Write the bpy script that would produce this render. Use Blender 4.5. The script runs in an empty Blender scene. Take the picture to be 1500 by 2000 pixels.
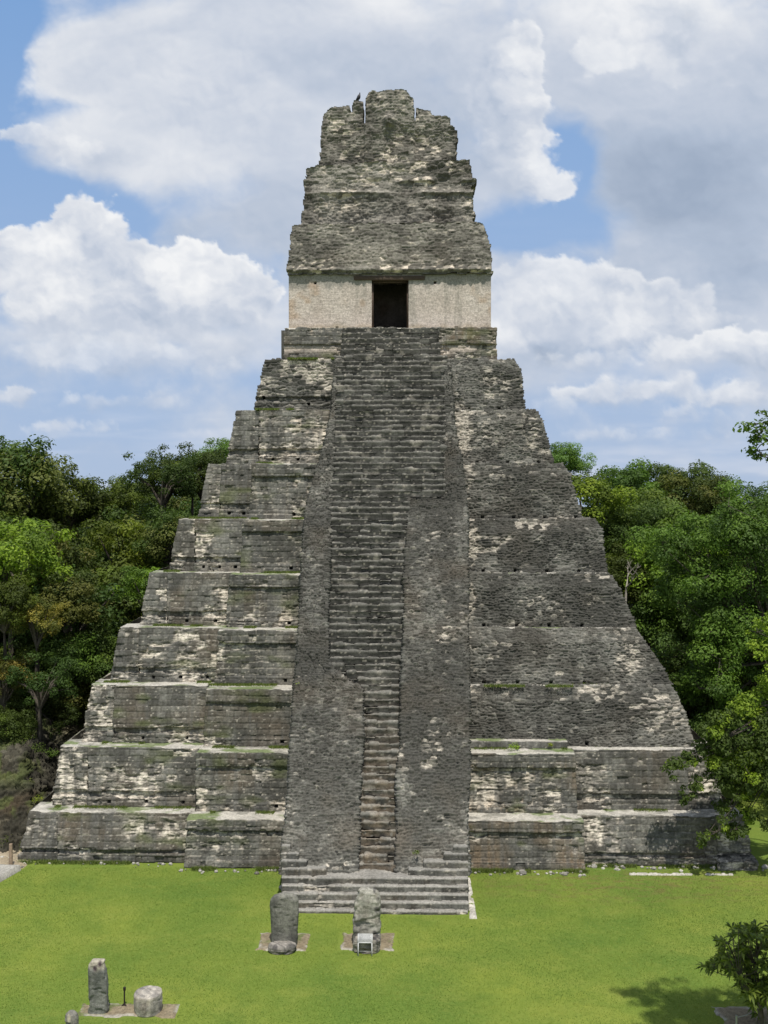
import bpy, math, random
import numpy as np
from mathutils import Matrix, Vector, Euler

# ------------------------------------------------------------------ camera, sky, sun, exposure
scene = bpy.context.scene
col = scene.collection
CAM_Z = 17.8
F = 2000.0
cam_data = bpy.data.cameras.new("camera")
cam = bpy.data.objects.new("camera", cam_data)
col.objects.link(cam)
cam_data.sensor_fit = 'VERTICAL'
cam_data.sensor_height = 36.0
cam_data.lens = 36.0
cam_data.clip_start = 0.2
cam_data.clip_end = 3000
cam.location = (0, 0, CAM_Z)
cam.rotation_euler = (math.radians(90 - 1.43), 0, math.radians(1.0))
scene.camera = cam
CAMROT = cam.rotation_euler.to_matrix()

SUN_DIR = Vector((0.07, -0.43, 0.95)).normalized()
sun_data = bpy.data.lights.new("sun", 'SUN')
sun_data.energy = 4.2
sun_data.angle = math.radians(0.6)
sun_data.color = (1.0, 0.95, 0.87)
sun = bpy.data.objects.new("sun", sun_data)
col.objects.link(sun)
sun.rotation_euler = SUN_DIR.to_track_quat('Z', 'Y').to_euler()
sun.location = (0, 0, 80)

scene.view_settings.view_transform = 'Standard'
scene.view_settings.look = 'None'
scene.view_settings.exposure = 0.0
scene.view_settings.gamma = 1.0
scene.cycles.max_bounces = 5
scene.cycles.diffuse_bounces = 3
scene.cycles.transparent_max_bounces = 4
scene.cycles.sample_clamp_indirect = 4


class NT:
    """small helper to write node trees"""
    def __init__(self, tree):
        self.t = tree

    def n(self, kind, **kw):
        nd = self.t.nodes.new(kind)
        for k, v in kw.items():
            setattr(nd, k, v)
        return nd

    def put(self, sock, v):
        if isinstance(v, bpy.types.NodeSocket):
            self.t.links.new(v, sock)
        elif v is not None:
            sock.default_value = v

    def m(self, op, a, b=None, c=None, clamp=False):
        nd = self.n('ShaderNodeMath', operation=op)
        nd.use_clamp = clamp
        self.put(nd.inputs[0], a)
        if b is not None: self.put(nd.inputs[1], b)
        if c is not None: self.put(nd.inputs[2], c)
        return nd.outputs[0]

    def v(self, op, a, b=None):
        nd = self.n('ShaderNodeVectorMath', operation=op)
        self.put(nd.inputs[0], a)
        if b is not None: self.put(nd.inputs[1], b)
        return nd.outputs['Value'] if op in ('LENGTH', 'DOT_PRODUCT') else nd.outputs[0]

    def mix(self, f, a, b, mode='MIX'):
        nd = self.n('ShaderNodeMix', data_type='RGBA', blend_type=mode)
        self.put(nd.inputs[0], f)
        self.put(nd.inputs[6], a if not isinstance(a, tuple) or len(a) == 4 else a + (1,))
        self.put(nd.inputs[7], b if not isinstance(b, tuple) or len(b) == 4 else b + (1,))
        return nd.outputs[2]

    def noise(self, vec, scale, detail=4, rough=0.5, dist=0.0, dim='3D'):
        nd = self.n('ShaderNodeTexNoise', noise_dimensions=dim)
        self.put(nd.inputs['Vector'], vec)
        nd.inputs['Scale'].default_value = scale
        nd.inputs['Detail'].default_value = detail
        nd.inputs['Roughness'].default_value = rough
        nd.inputs['Distortion'].default_value = dist
        return nd.outputs['Fac']

    def ramp(self, f, lo, hi):
        nd = self.n('ShaderNodeMapRange', interpolation_type='SMOOTHSTEP')
        self.put(nd.inputs[0], f)
        nd.inputs[1].default_value = lo
        nd.inputs[2].default_value = hi
        return nd.outputs[0]

    def comb(self, x, y, z):
        nd = self.n('ShaderNodeCombineXYZ')
        for i, q in enumerate((x, y, z)): self.put(nd.inputs[i], q)
        return nd.outputs[0]


def build_world():
    w = bpy.data.worlds.new("World")
    scene.world = w
    w.use_nodes = True
    t = w.node_tree
    t.nodes.clear()
    N = NT(t)
    out = N.n('ShaderNodeOutputWorld')
    bg = N.n('ShaderNodeBackground')
    t.links.new(bg.outputs[0], out.inputs[0])
    sky = N.n('ShaderNodeTexSky', sky_type='NISHITA')
    sky.sun_disc = False
    sky.sun_elevation = math.asin(SUN_DIR.z)
    sky.sun_rotation = math.atan2(SUN_DIR.x, SUN_DIR.y)
    sky.air_density = 1.0
    sky.dust_density = 0.6
    sky.ozone_density = 1.5
    tc = N.n('ShaderNodeTexCoord')
    sep = N.n('ShaderNodeSeparateXYZ')
    t.links.new(tc.outputs['Generated'], sep.inputs[0])
    blue = N.v('MULTIPLY', sky.outputs[0], (0.12, 0.12, 0.12))
    # six tenths of the sky is cloud; its heaps are built in the dome named sky
    base = N.mix(0.6, blue, (0.56, 0.61, 0.70))
    lo = N.ramp(sep.outputs[2], -0.06, -0.01)
    base = N.mix(lo, (0.11, 0.115, 0.085), base)
    t.links.new(base, bg.inputs[0])
    bg.inputs[1].default_value = 1.0


# positions entered in photo units of the heading plane (see blob)
build_world()


# ------------------------------------------------------------------ helpers
def U(px, py, D):
    """world x, z of the place on the plane y = D that lies along a sight line of the survey photograph"""
    r = CAMROT @ Vector(((px - 750) / F, (1000 - py) / F, -1.0))
    k = D / r.y
    return r.x * k, CAM_Z + r.z * k


def ground_at(px, py, z=0.0):
    r = CAMROT @ Vector(((px - 750) / F, (1000 - py) / F, -1.0))
    k = (z - CAM_Z) / r.z
    return r.x * k, r.y * k


def hsh(*a):
    h = np.zeros(np.broadcast(*a).shape, dtype=np.uint64) + np.uint64(1469598103)
    for q in a:
        q = np.asarray(q)
        qi = (q.astype(np.int64) & 0xFFFFFFFF).astype(np.uint64)
        h = (h ^ qi) * np.uint64(0x9E3779B1) & np.uint64(0xFFFFFFFF)
        h = (h ^ (h >> np.uint64(15))) * np.uint64(0x85EBCA77) & np.uint64(0xFFFFFFFF)
        h = h ^ (h >> np.uint64(13))
    return h.astype(np.float64) / 4294967296.0


def vn(x, y, seed=0):
    x = np.asarray(x, dtype=float); y = np.asarray(y, dtype=float)
    x, y = np.broadcast_arrays(x, y)
    ix = np.floor(x); iy = np.floor(y)
    fx = x - ix; fy = y - iy
    fx = fx * fx * (3 - 2 * fx); fy = fy * fy * (3 - 2 * fy)
    s = np.full(x.shape, seed)
    a = hsh(ix, iy, s); b = hsh(ix + 1, iy, s); c = hsh(ix, iy + 1, s); d = hsh(ix + 1, iy + 1, s)
    return (a * (1 - fx) + b * fx) * (1 - fy) + (c * (1 - fx) + d * fx) * fy


def fbm(x, y, seed=0, oct=4, rough=0.5):
    t = 0; a = 1; s = 0
    for i in range(oct):
        t = t + a * vn(x * 2 ** i + 17.3 * i, y * 2 ** i + 5.1 * i, seed + i)
        s += a; a *= rough
    return t / s


def sst(a, b, x):
    t = np.clip((x - a) / (b - a), 0, 1)
    return t * t * (3 - 2 * t)


def worley(u, v, au, av, seed, slope=False):
    x = u / au; y = v / av
    x = x + 0.7 * (vn(u * 2.1, v * 2.1, seed + 50) - .5) * 2
    y = y + .75 * (fbm(u * 1.1, v * 1.3, seed + 51, 3) - .5) * 2
    ix = np.floor(x); iy = np.floor(y)
    f1 = np.full(x.shape, 9.0); f2 = np.full(x.shape, 9.0); idn = np.zeros(x.shape); dy1 = np.zeros(x.shape)
    for dx in (-1, 0, 1):
        for dy in (-1, 0, 1):
            cx = ix + dx; cy = iy + dy
            s = np.full(x.shape, seed)
            px = cx + 0.1 + 0.8 * hsh(cx, cy, s); py = cy + 0.1 + 0.8 * hsh(cx, cy, s + 1)
            # box-ish distance gives flat laid stones
            ax = np.abs(x - px); ayy = np.abs(y - py)
            d = (ax ** 3 + ayy ** 3) ** (1 / 3)
            m = d < f1
            f2 = np.where(m, f1, np.minimum(f2, d))
            idn = np.where(m, hsh(cx, cy, s + 2), idn)
            dy1 = np.where(m, y - py, dy1)
            f1 = np.where(m, d, f1)
    if slope: return f1, f2, idn, dy1
    return f1, f2, idn


def mixc(a, b, f):
    return a * (1 - f[..., None]) + b * f[..., None]


C = lambda r, g, b: np.array((r, g, b), dtype=float)
DARK = C(.070, .068, .059); HOLE_SHADE = C(.034, .033, .031); MID = C(.200, .195, .170)
LIGHT = C(.46, .42, .35); CREAM = C(.60, .54, .45); TAN = C(.34, .255, .17); MOSS = C(.085, .10, .035)


def st_masonry(u, v, seed, ch=.25, bl=.44, bias=0.0, vb=None, tan=.3, jl=.6, tone=0.0, moss=0.0, deep=.08):
    vv = v + .05 * (vn(u * .6, v * .6, seed + 3) - .5)
    row = np.floor(vv / ch); fr = vv / ch - row
    sd = np.full(row.shape, seed)
    blr = bl * (.7 + .8 * hsh(row, sd))
    uu = u + hsh(row, sd + 1) * 7 + .30 * (vn(u * 1.1, row * 7.1, seed + 4) - .5)
    cc = np.floor(uu / blr); fc = uu / blr - cc
    h = hsh(row, cc, sd + 2); h2 = hsh(row, cc, sd + 5); h3 = hsh(row, cc, sd + 6)
    ev = np.minimum(fc, 1 - fc) * blr; eh = np.minimum(fr, 1 - fr) * ch
    e = np.minimum(ev, eh)
    jn = sst(.0, .045, e)
    big = fbm(u * .55, v * .55, seed + 20, 4, .55)
    E = big + .20 * (h2 - .5) + bias + .14 * (fbm(u * 2.4, v * 2.0, seed + 22, 3) - .5) * 2
    if vb is not None: E = E + vb(u, v)
    gone = sst(.60, .67, E)
    part = sst(.50, .60, E)
    rough = fbm(u * 3.2, v * 13, seed + 30, 4, .65)
    fine = vn(u * 9, v * 13, seed + 40)
    d = jn * .03 + (h - .5) * .05 - gone * deep + np.maximum(gone, part * .45) * (rough - .5) * .20 + (fine - .5) * .022
    pit = (h2 > .965) & (gone < .5) & (fc < .7)
    d = np.where(pit, d - .07, d)
    streak = fbm(u * 2.6, v * .22, seed + 60, 4, .6)
    pat = fbm(u * .8, v * .9, seed + 70, 4)
    t = np.clip((h3 - .5) * .62 + (streak - .5) * 1.7 + (pat - .42) * 1.5 + (fine - .5) * .35 + tone + .08, 0, 1)
    c = mixc(DARK, MID, t)
    c = mixc(c, TAN * .55, np.clip((fbm(u * .5, v * .6, seed + 81, 3) - .45) * 3 * tan, 0, .8))
    c = mixc(c, DARK * .65, (1 - jn) * .55)
    # broken pale chips on the arrises, mostly along the beds
    chip = sst(.44, .62, fbm(u * 4.2, v * 5.5, seed + 90, 3, .6)) * sst(.34, .54, big + .1 * (pat - .5))
    jm = np.maximum((1 - sst(.0, .045, eh)) * .9, (1 - sst(.0, .035, ev)) * .45) * chip * jl
    c = mixc(c, LIGHT, np.clip(jm * 1.2, 0, .9))
    c = mixc(c, LIGHT * .8, part * (1 - gone) * sst(.52, .66, rough) * .7)
    wsh = fbm(u * .9, v * 1.4, seed + 95, 3)
    lt = mixc(mixc(LIGHT, CREAM, np.clip(rough * 1.6 - .3, 0, 1)), TAN, np.clip((wsh - .45) * 2.4, 0, 1) * tan)
    lt = lt * (.34 + .86 * sst(.30, .62, rough))[..., None]
    lt = mixc(lt, DARK * 1.2, sst(.50, .66, fbm(u * 2.3, v * 1.0, seed + 77, 4, .6)) * .8)
    c = mixc(c, lt, gone * .95)
    # rain streaks from the upper edge, grey over pale
    rs = sst(.52, .66, fbm(u * 4.0, v * .18, seed + 65, 3, .6))
    c = mixc(c, C(.12, .118, .108), rs * .45)
    spk = (hsh(np.floor(u / .09), np.floor(v / .05), sd + 8) > .975)
    c = np.where(spk[..., None], mixc(c, LIGHT, np.full(u.shape, .55)), c)
    if moss:
        mm = sst(.64 - moss * .2, .85, fbm(u * .7, v * 1.6, seed + 99, 3))
        c = mixc(c, MOSS, mm * .6)
    return d, c


def st_rubble(u, v, seed, au=.26, av=.12, amp=.10, big=.10, lightp=.05, tone=0.0, patch=0.0, vb=None, tan=.25):
    au = au * 1.08
    sz = sst(.42, .58, fbm(u * .35, v * .5, seed + 61, 3))
    u0, v0 = u, v
    v = v * (1 + 0 * sz) 
    f1, f2, i, dy = worley(u, v, au, av, seed, True)
    F1, F2, I2, DY = worley(u + 11, v + 5, au * 1.22, av * 1.3, seed + 3, True)
    w = sz > .5
    f1 = np.where(w, F1, f1); f2 = np.where(w, F2, f2); i = np.where(w, I2, i); dy = np.where(w, DY, dy)
    e = f2 - f1
    k = hsh(np.floor(i * 9973), np.full(i.shape, seed))
    k2 = hsh(np.floor(i * 7919), np.full(i.shape, seed + 1))
    prof = sst(0, .28, e)
    # each stone leans out at its upper bed, so its top catches the sun
    d = prof * amp * (.55 + .9 * k2) + np.clip(dy, -.6, .6) * amp * .9 * prof
    d = d + (fbm(u * .5, v * .5, seed + 11, 4) - .5) * big * 2
    d = d + (fbm(u * 1.6, v * 2.4, seed + 12, 3) - .5) * amp * 1.2
    pt = fbm(u * .45, v * .5, seed + 21, 5, .55)
    t = np.clip((k - .5) * .8 + (pt - .5) * 1.9 + (fbm(u * 1.3, v * .22, seed + 71, 3) - .5) * .8 + tone + .05 + (vn(u * 11, v * 14, seed + 41) - .5) * .3, 0, 1)
    c = mixc(DARK * .95, MID * .95, t)
    c = mixc(c, TAN * .45, np.clip((fbm(u * .5, v * .6, seed + 5, 3) - .5) * 2.4 * tan, 0, .5))
    li = k > 1 - lightp * .8 * (.4 + 1.6 * sst(.4, .62, pt))
    c = mixc(c, LIGHT * .85, np.where(li, .60, 0.) * sst(.12, .4, e) * sst(.35, .6, vn(u * 9, v * 16, seed + 43)))
    E = fbm(u * .6, v * .7, seed + 31, 4, .55) + patch
    if vb is not None: E = E + vb(u, v)
    p = sst(.57, .72, E + .30 * (k - .5)) * .85
    rough = fbm(u * 3.0, v * 10, seed + 30, 3, .6)
    lt = mixc(LIGHT, CREAM, np.clip(rough, 0, 1)) * (.35 + .8 * sst(.3, .6, rough))[..., None]
    c = mixc(c, lt, p * .85)
    d = d - p * .06
    return d, c


def st_plaster(u, v, seed, top=None):
    d, c = st_masonry(u, v, seed, ch=.12, bl=.35, bias=-.2, jl=.0)
    d = d * .08 + (vn(u * 4, v * 14, seed) - .5) * .008
    base = mixc(C(.45, .385, .33), C(.58, .515, .455), fbm(u * 1.2, v * 1.5, seed + 2, 4))
    fine = fbm(u * 4, v * 16, seed + 3, 3, .6)
    base = base * (.88 + .18 * sst(.3, .65, fine))[..., None]
    base = mixc(base, C(.40, .27, .17), sst(.60, .78, fbm(u * .9, v * 1.1, seed + 4, 3)) * .5)
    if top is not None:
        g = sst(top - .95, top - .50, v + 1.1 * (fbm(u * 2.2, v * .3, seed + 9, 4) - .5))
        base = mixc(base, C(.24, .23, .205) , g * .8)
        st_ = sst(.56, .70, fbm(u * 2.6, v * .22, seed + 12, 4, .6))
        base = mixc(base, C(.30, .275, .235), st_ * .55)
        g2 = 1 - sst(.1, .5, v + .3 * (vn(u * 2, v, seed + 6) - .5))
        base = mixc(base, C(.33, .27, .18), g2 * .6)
    return d, base


# ---- mesh output
def set_cols(me, c):
    at = me.color_attributes.new('Col', 'FLOAT_COLOR', 'POINT')
    a = np.ones((len(c), 4), dtype=np.float32)
    a[:, :3] = np.clip(c, 0, 1)
    at.data.foreach_set('color', a.ravel())


def np_mesh(name, V, faces, cols=None, mat=None, smooth=True):
    me = bpy.data.meshes.new(name)
    V = np.asarray(V, dtype=np.float32)
    faces = np.asarray(faces, dtype=np.int32)
    k = faces.shape[1]
    me.vertices.add(len(V)); me.vertices.foreach_set('co', V.ravel())
    me.loops.add(faces.size); me.loops.foreach_set('vertex_index', faces.ravel())
    me.polygons.add(len(faces))
    me.polygons.foreach_set('loop_start', np.arange(0, faces.size, k, dtype=np.int32))
    me.update(calc_edges=True)
    me.validate()
    if smooth:
        me.polygons.foreach_set('use_smooth', np.ones(len(me.polygons), dtype=bool))
    if cols is not None: set_cols(me, cols)
    if mat: me.materials.append(mat)
    return me


def link(name, me, parent=None, loc=None):
    o = bpy.data.objects.new(name, me)
    col.objects.link(o)
    if loc is not None: o.location = loc
    if parent is not None:
        o.parent = parent
    return o


def tag(o, label=None, cat=None, group=None, kind=None):
    if label: o['label'] = label
    if cat: o['category'] = cat
    if group: o['group'] = group
    if kind: o['kind'] = kind
    return o


def thing(name, label, cat, loc=(0, 0, 0), group=None):
    o = bpy.data.objects.new(name, None)
    o.empty_display_size = .3
    col.objects.link(o)
    o.location = loc
    return tag(o, label, cat, group)


def grid_faces(nu, nv, base=0):
    i = np.arange(nu - 1)[:, None] * nv + np.arange(nv - 1)[None, :]
    i = i.ravel() + base
    return np.stack([i, i + nv, i + nv + 1, i + 1], 1)


def resample(pts, step):
    out = [pts[0]]
    for a, b in zip(pts[:-1], pts[1:]):
        L = math.hypot(b[0] - a[0], b[1] - a[1])
        n = max(1, int(round(L / step)))
        for k in range(1, n + 1):
            out.append((a[0] + (b[0] - a[0]) * k / n, a[1] + (b[1] - a[1]) * k / n))
    return out


def shell(name, parent, prof, xl, xr, yback, style, mat, du=.042, dv=.036, side=.25, treadn=1, tread_style=None, holes=(), world=True, edgebite=.0, seed=0):
    """masonry body: profile prof = [(y, z)...] swept along left flank, front, right flank; last treadn segments are the tread"""
    wall = resample(prof[:len(prof) - treadn], dv)
    tread = resample(prof[len(prof) - treadn - 1:], dv * 1.3)[1:]
    P2 = np.array(wall + tread)
    nw = len(wall)
    seg = np.hypot(np.diff(P2[:, 0]), np.diff(P2[:, 1]))
    arc = np.concatenate([[0], np.cumsum(seg)])
    y = P2[:, 0]; z = P2[:, 1]
    xlz = np.array([xl(q) for q in z]); xrz = np.array([xr(q) for q in z])
    W = (xrz - xlz).max()
    nf = max(3, int(W / du) + 1)
    ns = max(2, int((yback - y.min()) / side) + 1)
    sL = np.linspace(1, 0, ns)[:-1]
    sF = np.linspace(0, 1, nf)
    sR = np.linspace(0, 1, ns)[1:]
    X = np.concatenate([np.broadcast_to(xlz, (ns - 1, len(z))), xlz + sF[:, None] * (xrz - xlz), np.broadcast_to(xrz, (ns - 1, len(z)))])
    Yl = y + sL[:, None] * (yback - y)
    Yr = y + sR[:, None] * (yback - y)
    Y = np.concatenate([Yl, np.broadcast_to(y, (nf, len(z))), Yr])
    Z = np.broadcast_to(z, X.shape).copy()
    Uc = np.concatenate([xlz - (Yl - y), X[ns - 1:ns - 1 + nf], xrz + (Yr - y)])
    Vc = np.broadcast_to(arc, X.shape)
    P = np.stack([X, Y, Z], -1)
    gu = np.gradient(P, axis=0); gv = np.gradient(P, axis=1)
    n = np.cross(gu, gv)
    n /= np.linalg.norm(n, axis=-1, keepdims=True) + 1e-9
    d, c = style(Uc, Vc)
    if tread_style is not None:
        dt, ct = tread_style(X, Y)
        istop = np.broadcast_to(np.arange(len(z)) >= nw, X.shape)
        d = np.where(istop, dt, d); c = np.where(istop[..., None], ct, c)
    # ragged arris: wear on the upper edge
    if edgebite:
        ew = np.exp(-((np.arange(len(z)) - (nw - 1)) / 2.0) ** 2)
        b = sst(.5, .75, fbm(Uc * 1.4, Uc * 0 + seed, seed + 3, 3)) * edgebite
        Z = Z - ew * b
        P[..., 2] = Z
    for (hx, hz, hs) in holes:
        m = (np.abs(X - hx) < hs / 2) & (np.abs(Z - hz) < hs / 2) & (np.broadcast_to(np.arange(len(z)) < nw, X.shape))
        d = np.where(m, -.35, d); c = np.where(m[..., None], HOLE_SHADE, c)  # holes are sunk in and their shade is painted near black
    P = P + n * d[..., None]
    me = np_mesh(name, P.reshape(-1, 3), grid_faces(X.shape[0], X.shape[1]), c.reshape(-1, 3), mat)
    return link(name, me, parent)


def in_poly(x, z, poly):
    ins = np.zeros(x.shape, bool)
    n = len(poly)
    for i in range(n):
        x1, z1 = poly[i]; x2, z2 = poly[(i + 1) % n]
        if z1 == z2: continue
        cnd = ((z1 > z) != (z2 > z)) & (x < (x2 - x1) * (z - z1) / (z2 - z1) + x1)
        ins ^= cnd
    return ins


def mask_slab(name, parent, poly, yF, thick, style, mat, cell=.055, K=7, rag=.07, seed=0):
    """ragged masonry slab: cells of the outline, front relief, real thickness"""
    xs = [p[0] for p in poly]; zs = [p[1] for p in poly]
    x0, x1, z0, z1 = min(xs) - .2, max(xs) + .2, min(zs) - .01, max(zs) + .2
    nx = int((x1 - x0) / cell); nz = int((z1 - z0) / cell)
    gx = x0 + np.arange(nx + 1) * cell; gz = z0 + np.arange(nz + 1) * cell
    cx = (gx[:-1] + cell / 2)[:, None] + np.zeros((1, nz)); cz = np.zeros((nx, 1)) + (gz[:-1] + cell / 2)[None, :]
    brow = np.floor(cz / .17); bcol = np.floor(cx / .3 + .5 * (brow % 2))
    wx = (hsh(brow, bcol, np.full(cx.shape, seed)) - .5) * 2 * rag + (fbm(cx, cz, seed + 1, 2) - .5) * rag
    wz = (hsh(bcol, brow, np.full(cx.shape, seed + 9)) - .5) * 2 * rag
    M = in_poly(cx + wx, cz + wz, poly)
    X, Z = np.meshgrid(gx, gz, indexing='ij')
    d, c = style(X, Z)
    Y = yF(X, Z) - d
    nv = nz + 1; NL = (nx + 1) * (nz + 1)
    I, J = np.nonzero(M)
    base = I * nv + J
    layers = np.linspace(0, 1, K + 1)
    Vs = []; Cs = []
    for k, t in enumerate(layers):
        jx = (fbm(Z * 3 + 7 * k, X * 3 + 3.1 * k, seed + 5 + k, 2) - .5) * .14 if k else 0
        jz = (fbm(X * 3 + 5 * k, Z * 3 + 9.1 * k, seed + 25 + k, 2) - .5) * .10 if k else 0
        if k == 0: Yk = Y
        else: Yk = yF(X, Z) * (1 - t) + (yF(X, Z).mean() + thick) * t + (d if k == K else 0)
        Vs.append(np.stack([X + jx, Yk, Z + jz], -1).reshape(-1, 3))
        cc = style(X + t * thick, Z + .0)[1] if 0 < k < K else c
        Cs.append(cc.reshape(-1, 3))
    Vs = np.concatenate(Vs); Cs = np.concatenate(Cs)
    fs = [np.stack([base, base + nv, base + nv + 1, base + 1], 1)]
    b2 = base + K * NL
    fs.append(np.stack([b2 + 1, b2 + nv + 1, b2 + nv, b2], 1))
    Mp = np.pad(M, 1)
    for (dx, dz, a, b) in ((-1, 0, 1, 0), (1, 0, nv, nv + 1), (0, -1, 0, nv), (0, 1, nv + 1, 1)):
        nb = Mp[1 + dx:1 + dx + nx, 1 + dz:1 + dz + nz]
        i2, j2 = np.nonzero(M & ~nb)
        bb = i2 * nv + j2
        for k in range(K):
            fs.append(np.stack([bb + a + k * NL, bb + b + k * NL, bb + b + (k + 1) * NL, bb + a + (k + 1) * NL], 1))
    Fc = np.concatenate(fs)
    used, inv = np.unique(Fc, return_inverse=True)
    Fc = inv.reshape(Fc.shape)
    return link(name, np_mesh(name, Vs[used], Fc, Cs[used], mat, smooth=False), parent)


def interp(pts):
    ps = sorted(pts)
    a = [p[0] for p in ps]; b = [p[1] for p in ps]
    return lambda q: float(np.interp(q, a, b))


# ------------------------------------------------------------------ materials
def new_mat(name):
    m = bpy.data.materials.new(name)
    m.use_nodes = True
    t = m.node_tree
    t.nodes.clear()
    N = NT(t)
    out = N.n('ShaderNodeOutputMaterial')
    return m, t, N, out


def stone_mat(name, gain=1.0, bump=.5, rough=.92, tint=(1, 1, 1)):
    m, t, N, out = new_mat(name)
    b = N.n('ShaderNodeBsdfPrincipled')
    t.links.new(b.outputs[0], out.inputs[0])
    at = N.n('ShaderNodeAttribute', attribute_name='Col')
    g = N.n('ShaderNodeTexCoord').outputs['Object']
    n1 = N.noise(g, 9.0, 6, .65)
    n2 = N.noise(g, 34.0, 3, .6)
    f = N.m('ADD', N.m('MULTIPLY', N.ramp(n1, .25, .75), .62), N.m('MULTIPLY', N.ramp(n2, .25, .75), .5))
    f = N.m('MULTIPLY', N.m('ADD', f, .45), gain)
    c = N.v('MULTIPLY', at.outputs['Color'], N.comb(N.m('MULTIPLY', f, tint[0]), N.m('MULTIPLY', f, tint[1]), N.m('MULTIPLY', f, tint[2])))
    t.links.new(c, b.inputs['Base Color'])
    b.inputs['Roughness'].default_value = rough
    b.inputs['Specular IOR Level'].default_value = .25
    bp = N.n('ShaderNodeBump')
    bp.inputs['Strength'].default_value = bump
    bp.inputs['Distance'].default_value = .03
    t.links.new(N.noise(g, 16.0, 5, .65), bp.inputs['Height'])
    t.links.new(bp.outputs[0], b.inputs['Normal'])
    return m


def simple_mat(name, c, rough=.8, var=.25, scale=6, metallic=0):
    m, t, N, out = new_mat(name)
    b = N.n('ShaderNodeBsdfPrincipled')
    t.links.new(b.outputs[0], out.inputs[0])
    g = N.n('ShaderNodeTexCoord').outputs['Object']
    n1 = N.ramp(N.noise(g, scale, 6, .65), .25, .75)
    t.links.new(N.mix(n1, tuple(q * (1 - var) for q in c), tuple(min(1, q * (1 + var)) for q in c)), b.inputs['Base Color'])
    b.inputs['Roughness'].default_value = rough
    b.inputs['Metallic'].default_value = metallic
    return m


def leaf_mat(name, transl=.35, gloss=.35):
    m, t, N, out = new_mat(name)
    at = N.n('ShaderNodeAttribute', attribute_name='Col')
    oi = N.n('ShaderNodeObjectInfo')
    hs = N.n('ShaderNodeHueSaturation')
    t.links.new(at.outputs['Color'], hs.inputs['Color'])
    t.links.new(N.m('ADD', N.m('MULTIPLY', oi.outputs['Random'], .04), .48), hs.inputs['Hue'])
    t.links.new(N.m('ADD', N.m('MULTIPLY', oi.outputs['Random'], .5), .8), hs.inputs['Value'])
    b = N.n('ShaderNodeBsdfPrincipled')
    t.links.new(hs.outputs[0], b.inputs['Base Color'])
    b.inputs['Roughness'].default_value = .55
    b.inputs['Specular IOR Level'].default_value = gloss
    tr = N.n('ShaderNodeBsdfTranslucent')
    t.links.new(N.v('MULTIPLY', hs.outputs[0], (1.1, 1.25, .5)), tr.inputs['Color'])
    mx = N.n('ShaderNodeMixShader')
    mx.inputs[0].default_value = transl
    t.links.new(b.outputs[0], mx.inputs[1]); t.links.new(tr.outputs[0], mx.inputs[2])
    t.links.new(mx.outputs[0], out.inputs[0])
    return m


M_STONE = stone_mat('weathered_limestone')
M_LEAF = leaf_mat('foliage', .35, .18)
M_BARK = simple_mat('bark', (.075, .062, .048), .9, .5, 5)
M_WOOD = simple_mat('dark_wood', (.075, .05, .035), .8, .4, 14)
M_METAL = simple_mat('galvanised_metal', (.45, .45, .44), .45, .15, 20, .6)
M_IRON = simple_mat('dark_iron', (.03, .022, .02), .6, .3, 20, .4)
M_BOARD = simple_mat('sign_board', (.48, .48, .46), .6, .1, 8)
M_INK = simple_mat('sign_ink', (.16, .16, .16), .7, .1, 8)
M_FEATHER = simple_mat('black_feathers', (.012, .012, .014), .5, .3, 30)


# ------------------------------------------------------------------ sky dome
COVER = [
    (-10, 90, 90, 190, -1.1), (130, 215, 80, 30, -0.5), (60, 400, 240, 50, -0.75), (238, 500, 60, 90, -0.9),
    (280, 600, 300, 60, .25), (450, 190, 340, 180, 0.75), (550, 430, 140, 80, 0.45),
    (700, 30, 300, 90, 0.45), (960, 330, 110, 80, 0.3), (1095, 335, 50, 62, -1.2),
    (1040, 455, 95, 34, -.8), (1370, 350, 200, 240, 0.8), (1290, 60, 280, 130, 0.55), (1160, 130, 110, 110, 0.4),
    (1100, 660, 300, 80, .15), (1370, 560, 200, 90, .4), (0, 640, 300, 60, .2),
    (500, 790, 400, 60, -0.1), (1200, 800, 300, 50, -.1), (300, 110, 160, 120, 0.4),
]
BRIGHT = [
    (830, 260, 150, 180, -0.20), (560, 420, 170, 80, -0.34),
    (430, 230, 170, 130, 0.15), (150, 130, 80, 120, .18), (1350, 370, 230, 180, -0.52), (1280, 60, 190, 90, 0.36),
    (1000, 20, 500, 50, 0.20), (1460, 60, 120, 90, 0.1), (300, 20, 60, 40, 0.2), (1470, 560, 90, 60, -0.2), (700, 250, 120, 120, .05),
    (200, 640, 300, 60, .15), (350, 330, 120, 60, .12),
]
CRISP = [(1200, 90, 80, 60, .5), (60, 150, 60, 90, .5), (430, 180, 130, 80, .3), (1350, 600, 100, 60, .4)]

def cells(u, v, seed):
    """rounded heaps: 1 at the middle of a cell, 0 at its border"""
    ix = np.floor(u); iy = np.floor(v)
    f = np.full(u.shape, 9.0)
    for dx in (-1, 0, 1):
        for dy in (-1, 0, 1):
            cx = ix + dx; cy = iy + dy
            s = np.full(u.shape, seed)
            f = np.minimum(f, (u - cx - hsh(cx, cy, s)) ** 2 + (v - cy - hsh(cx, cy, s + 1)) ** 2)
    return 1 - np.sqrt(f)


def blobs(x, y, lst):
    o = 0
    for cx, cy, rx, ry, a in lst:
        o = o + a * np.exp(-((x - cx) / rx) ** 2 - ((y - cy) / ry) ** 2)
    return o


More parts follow.
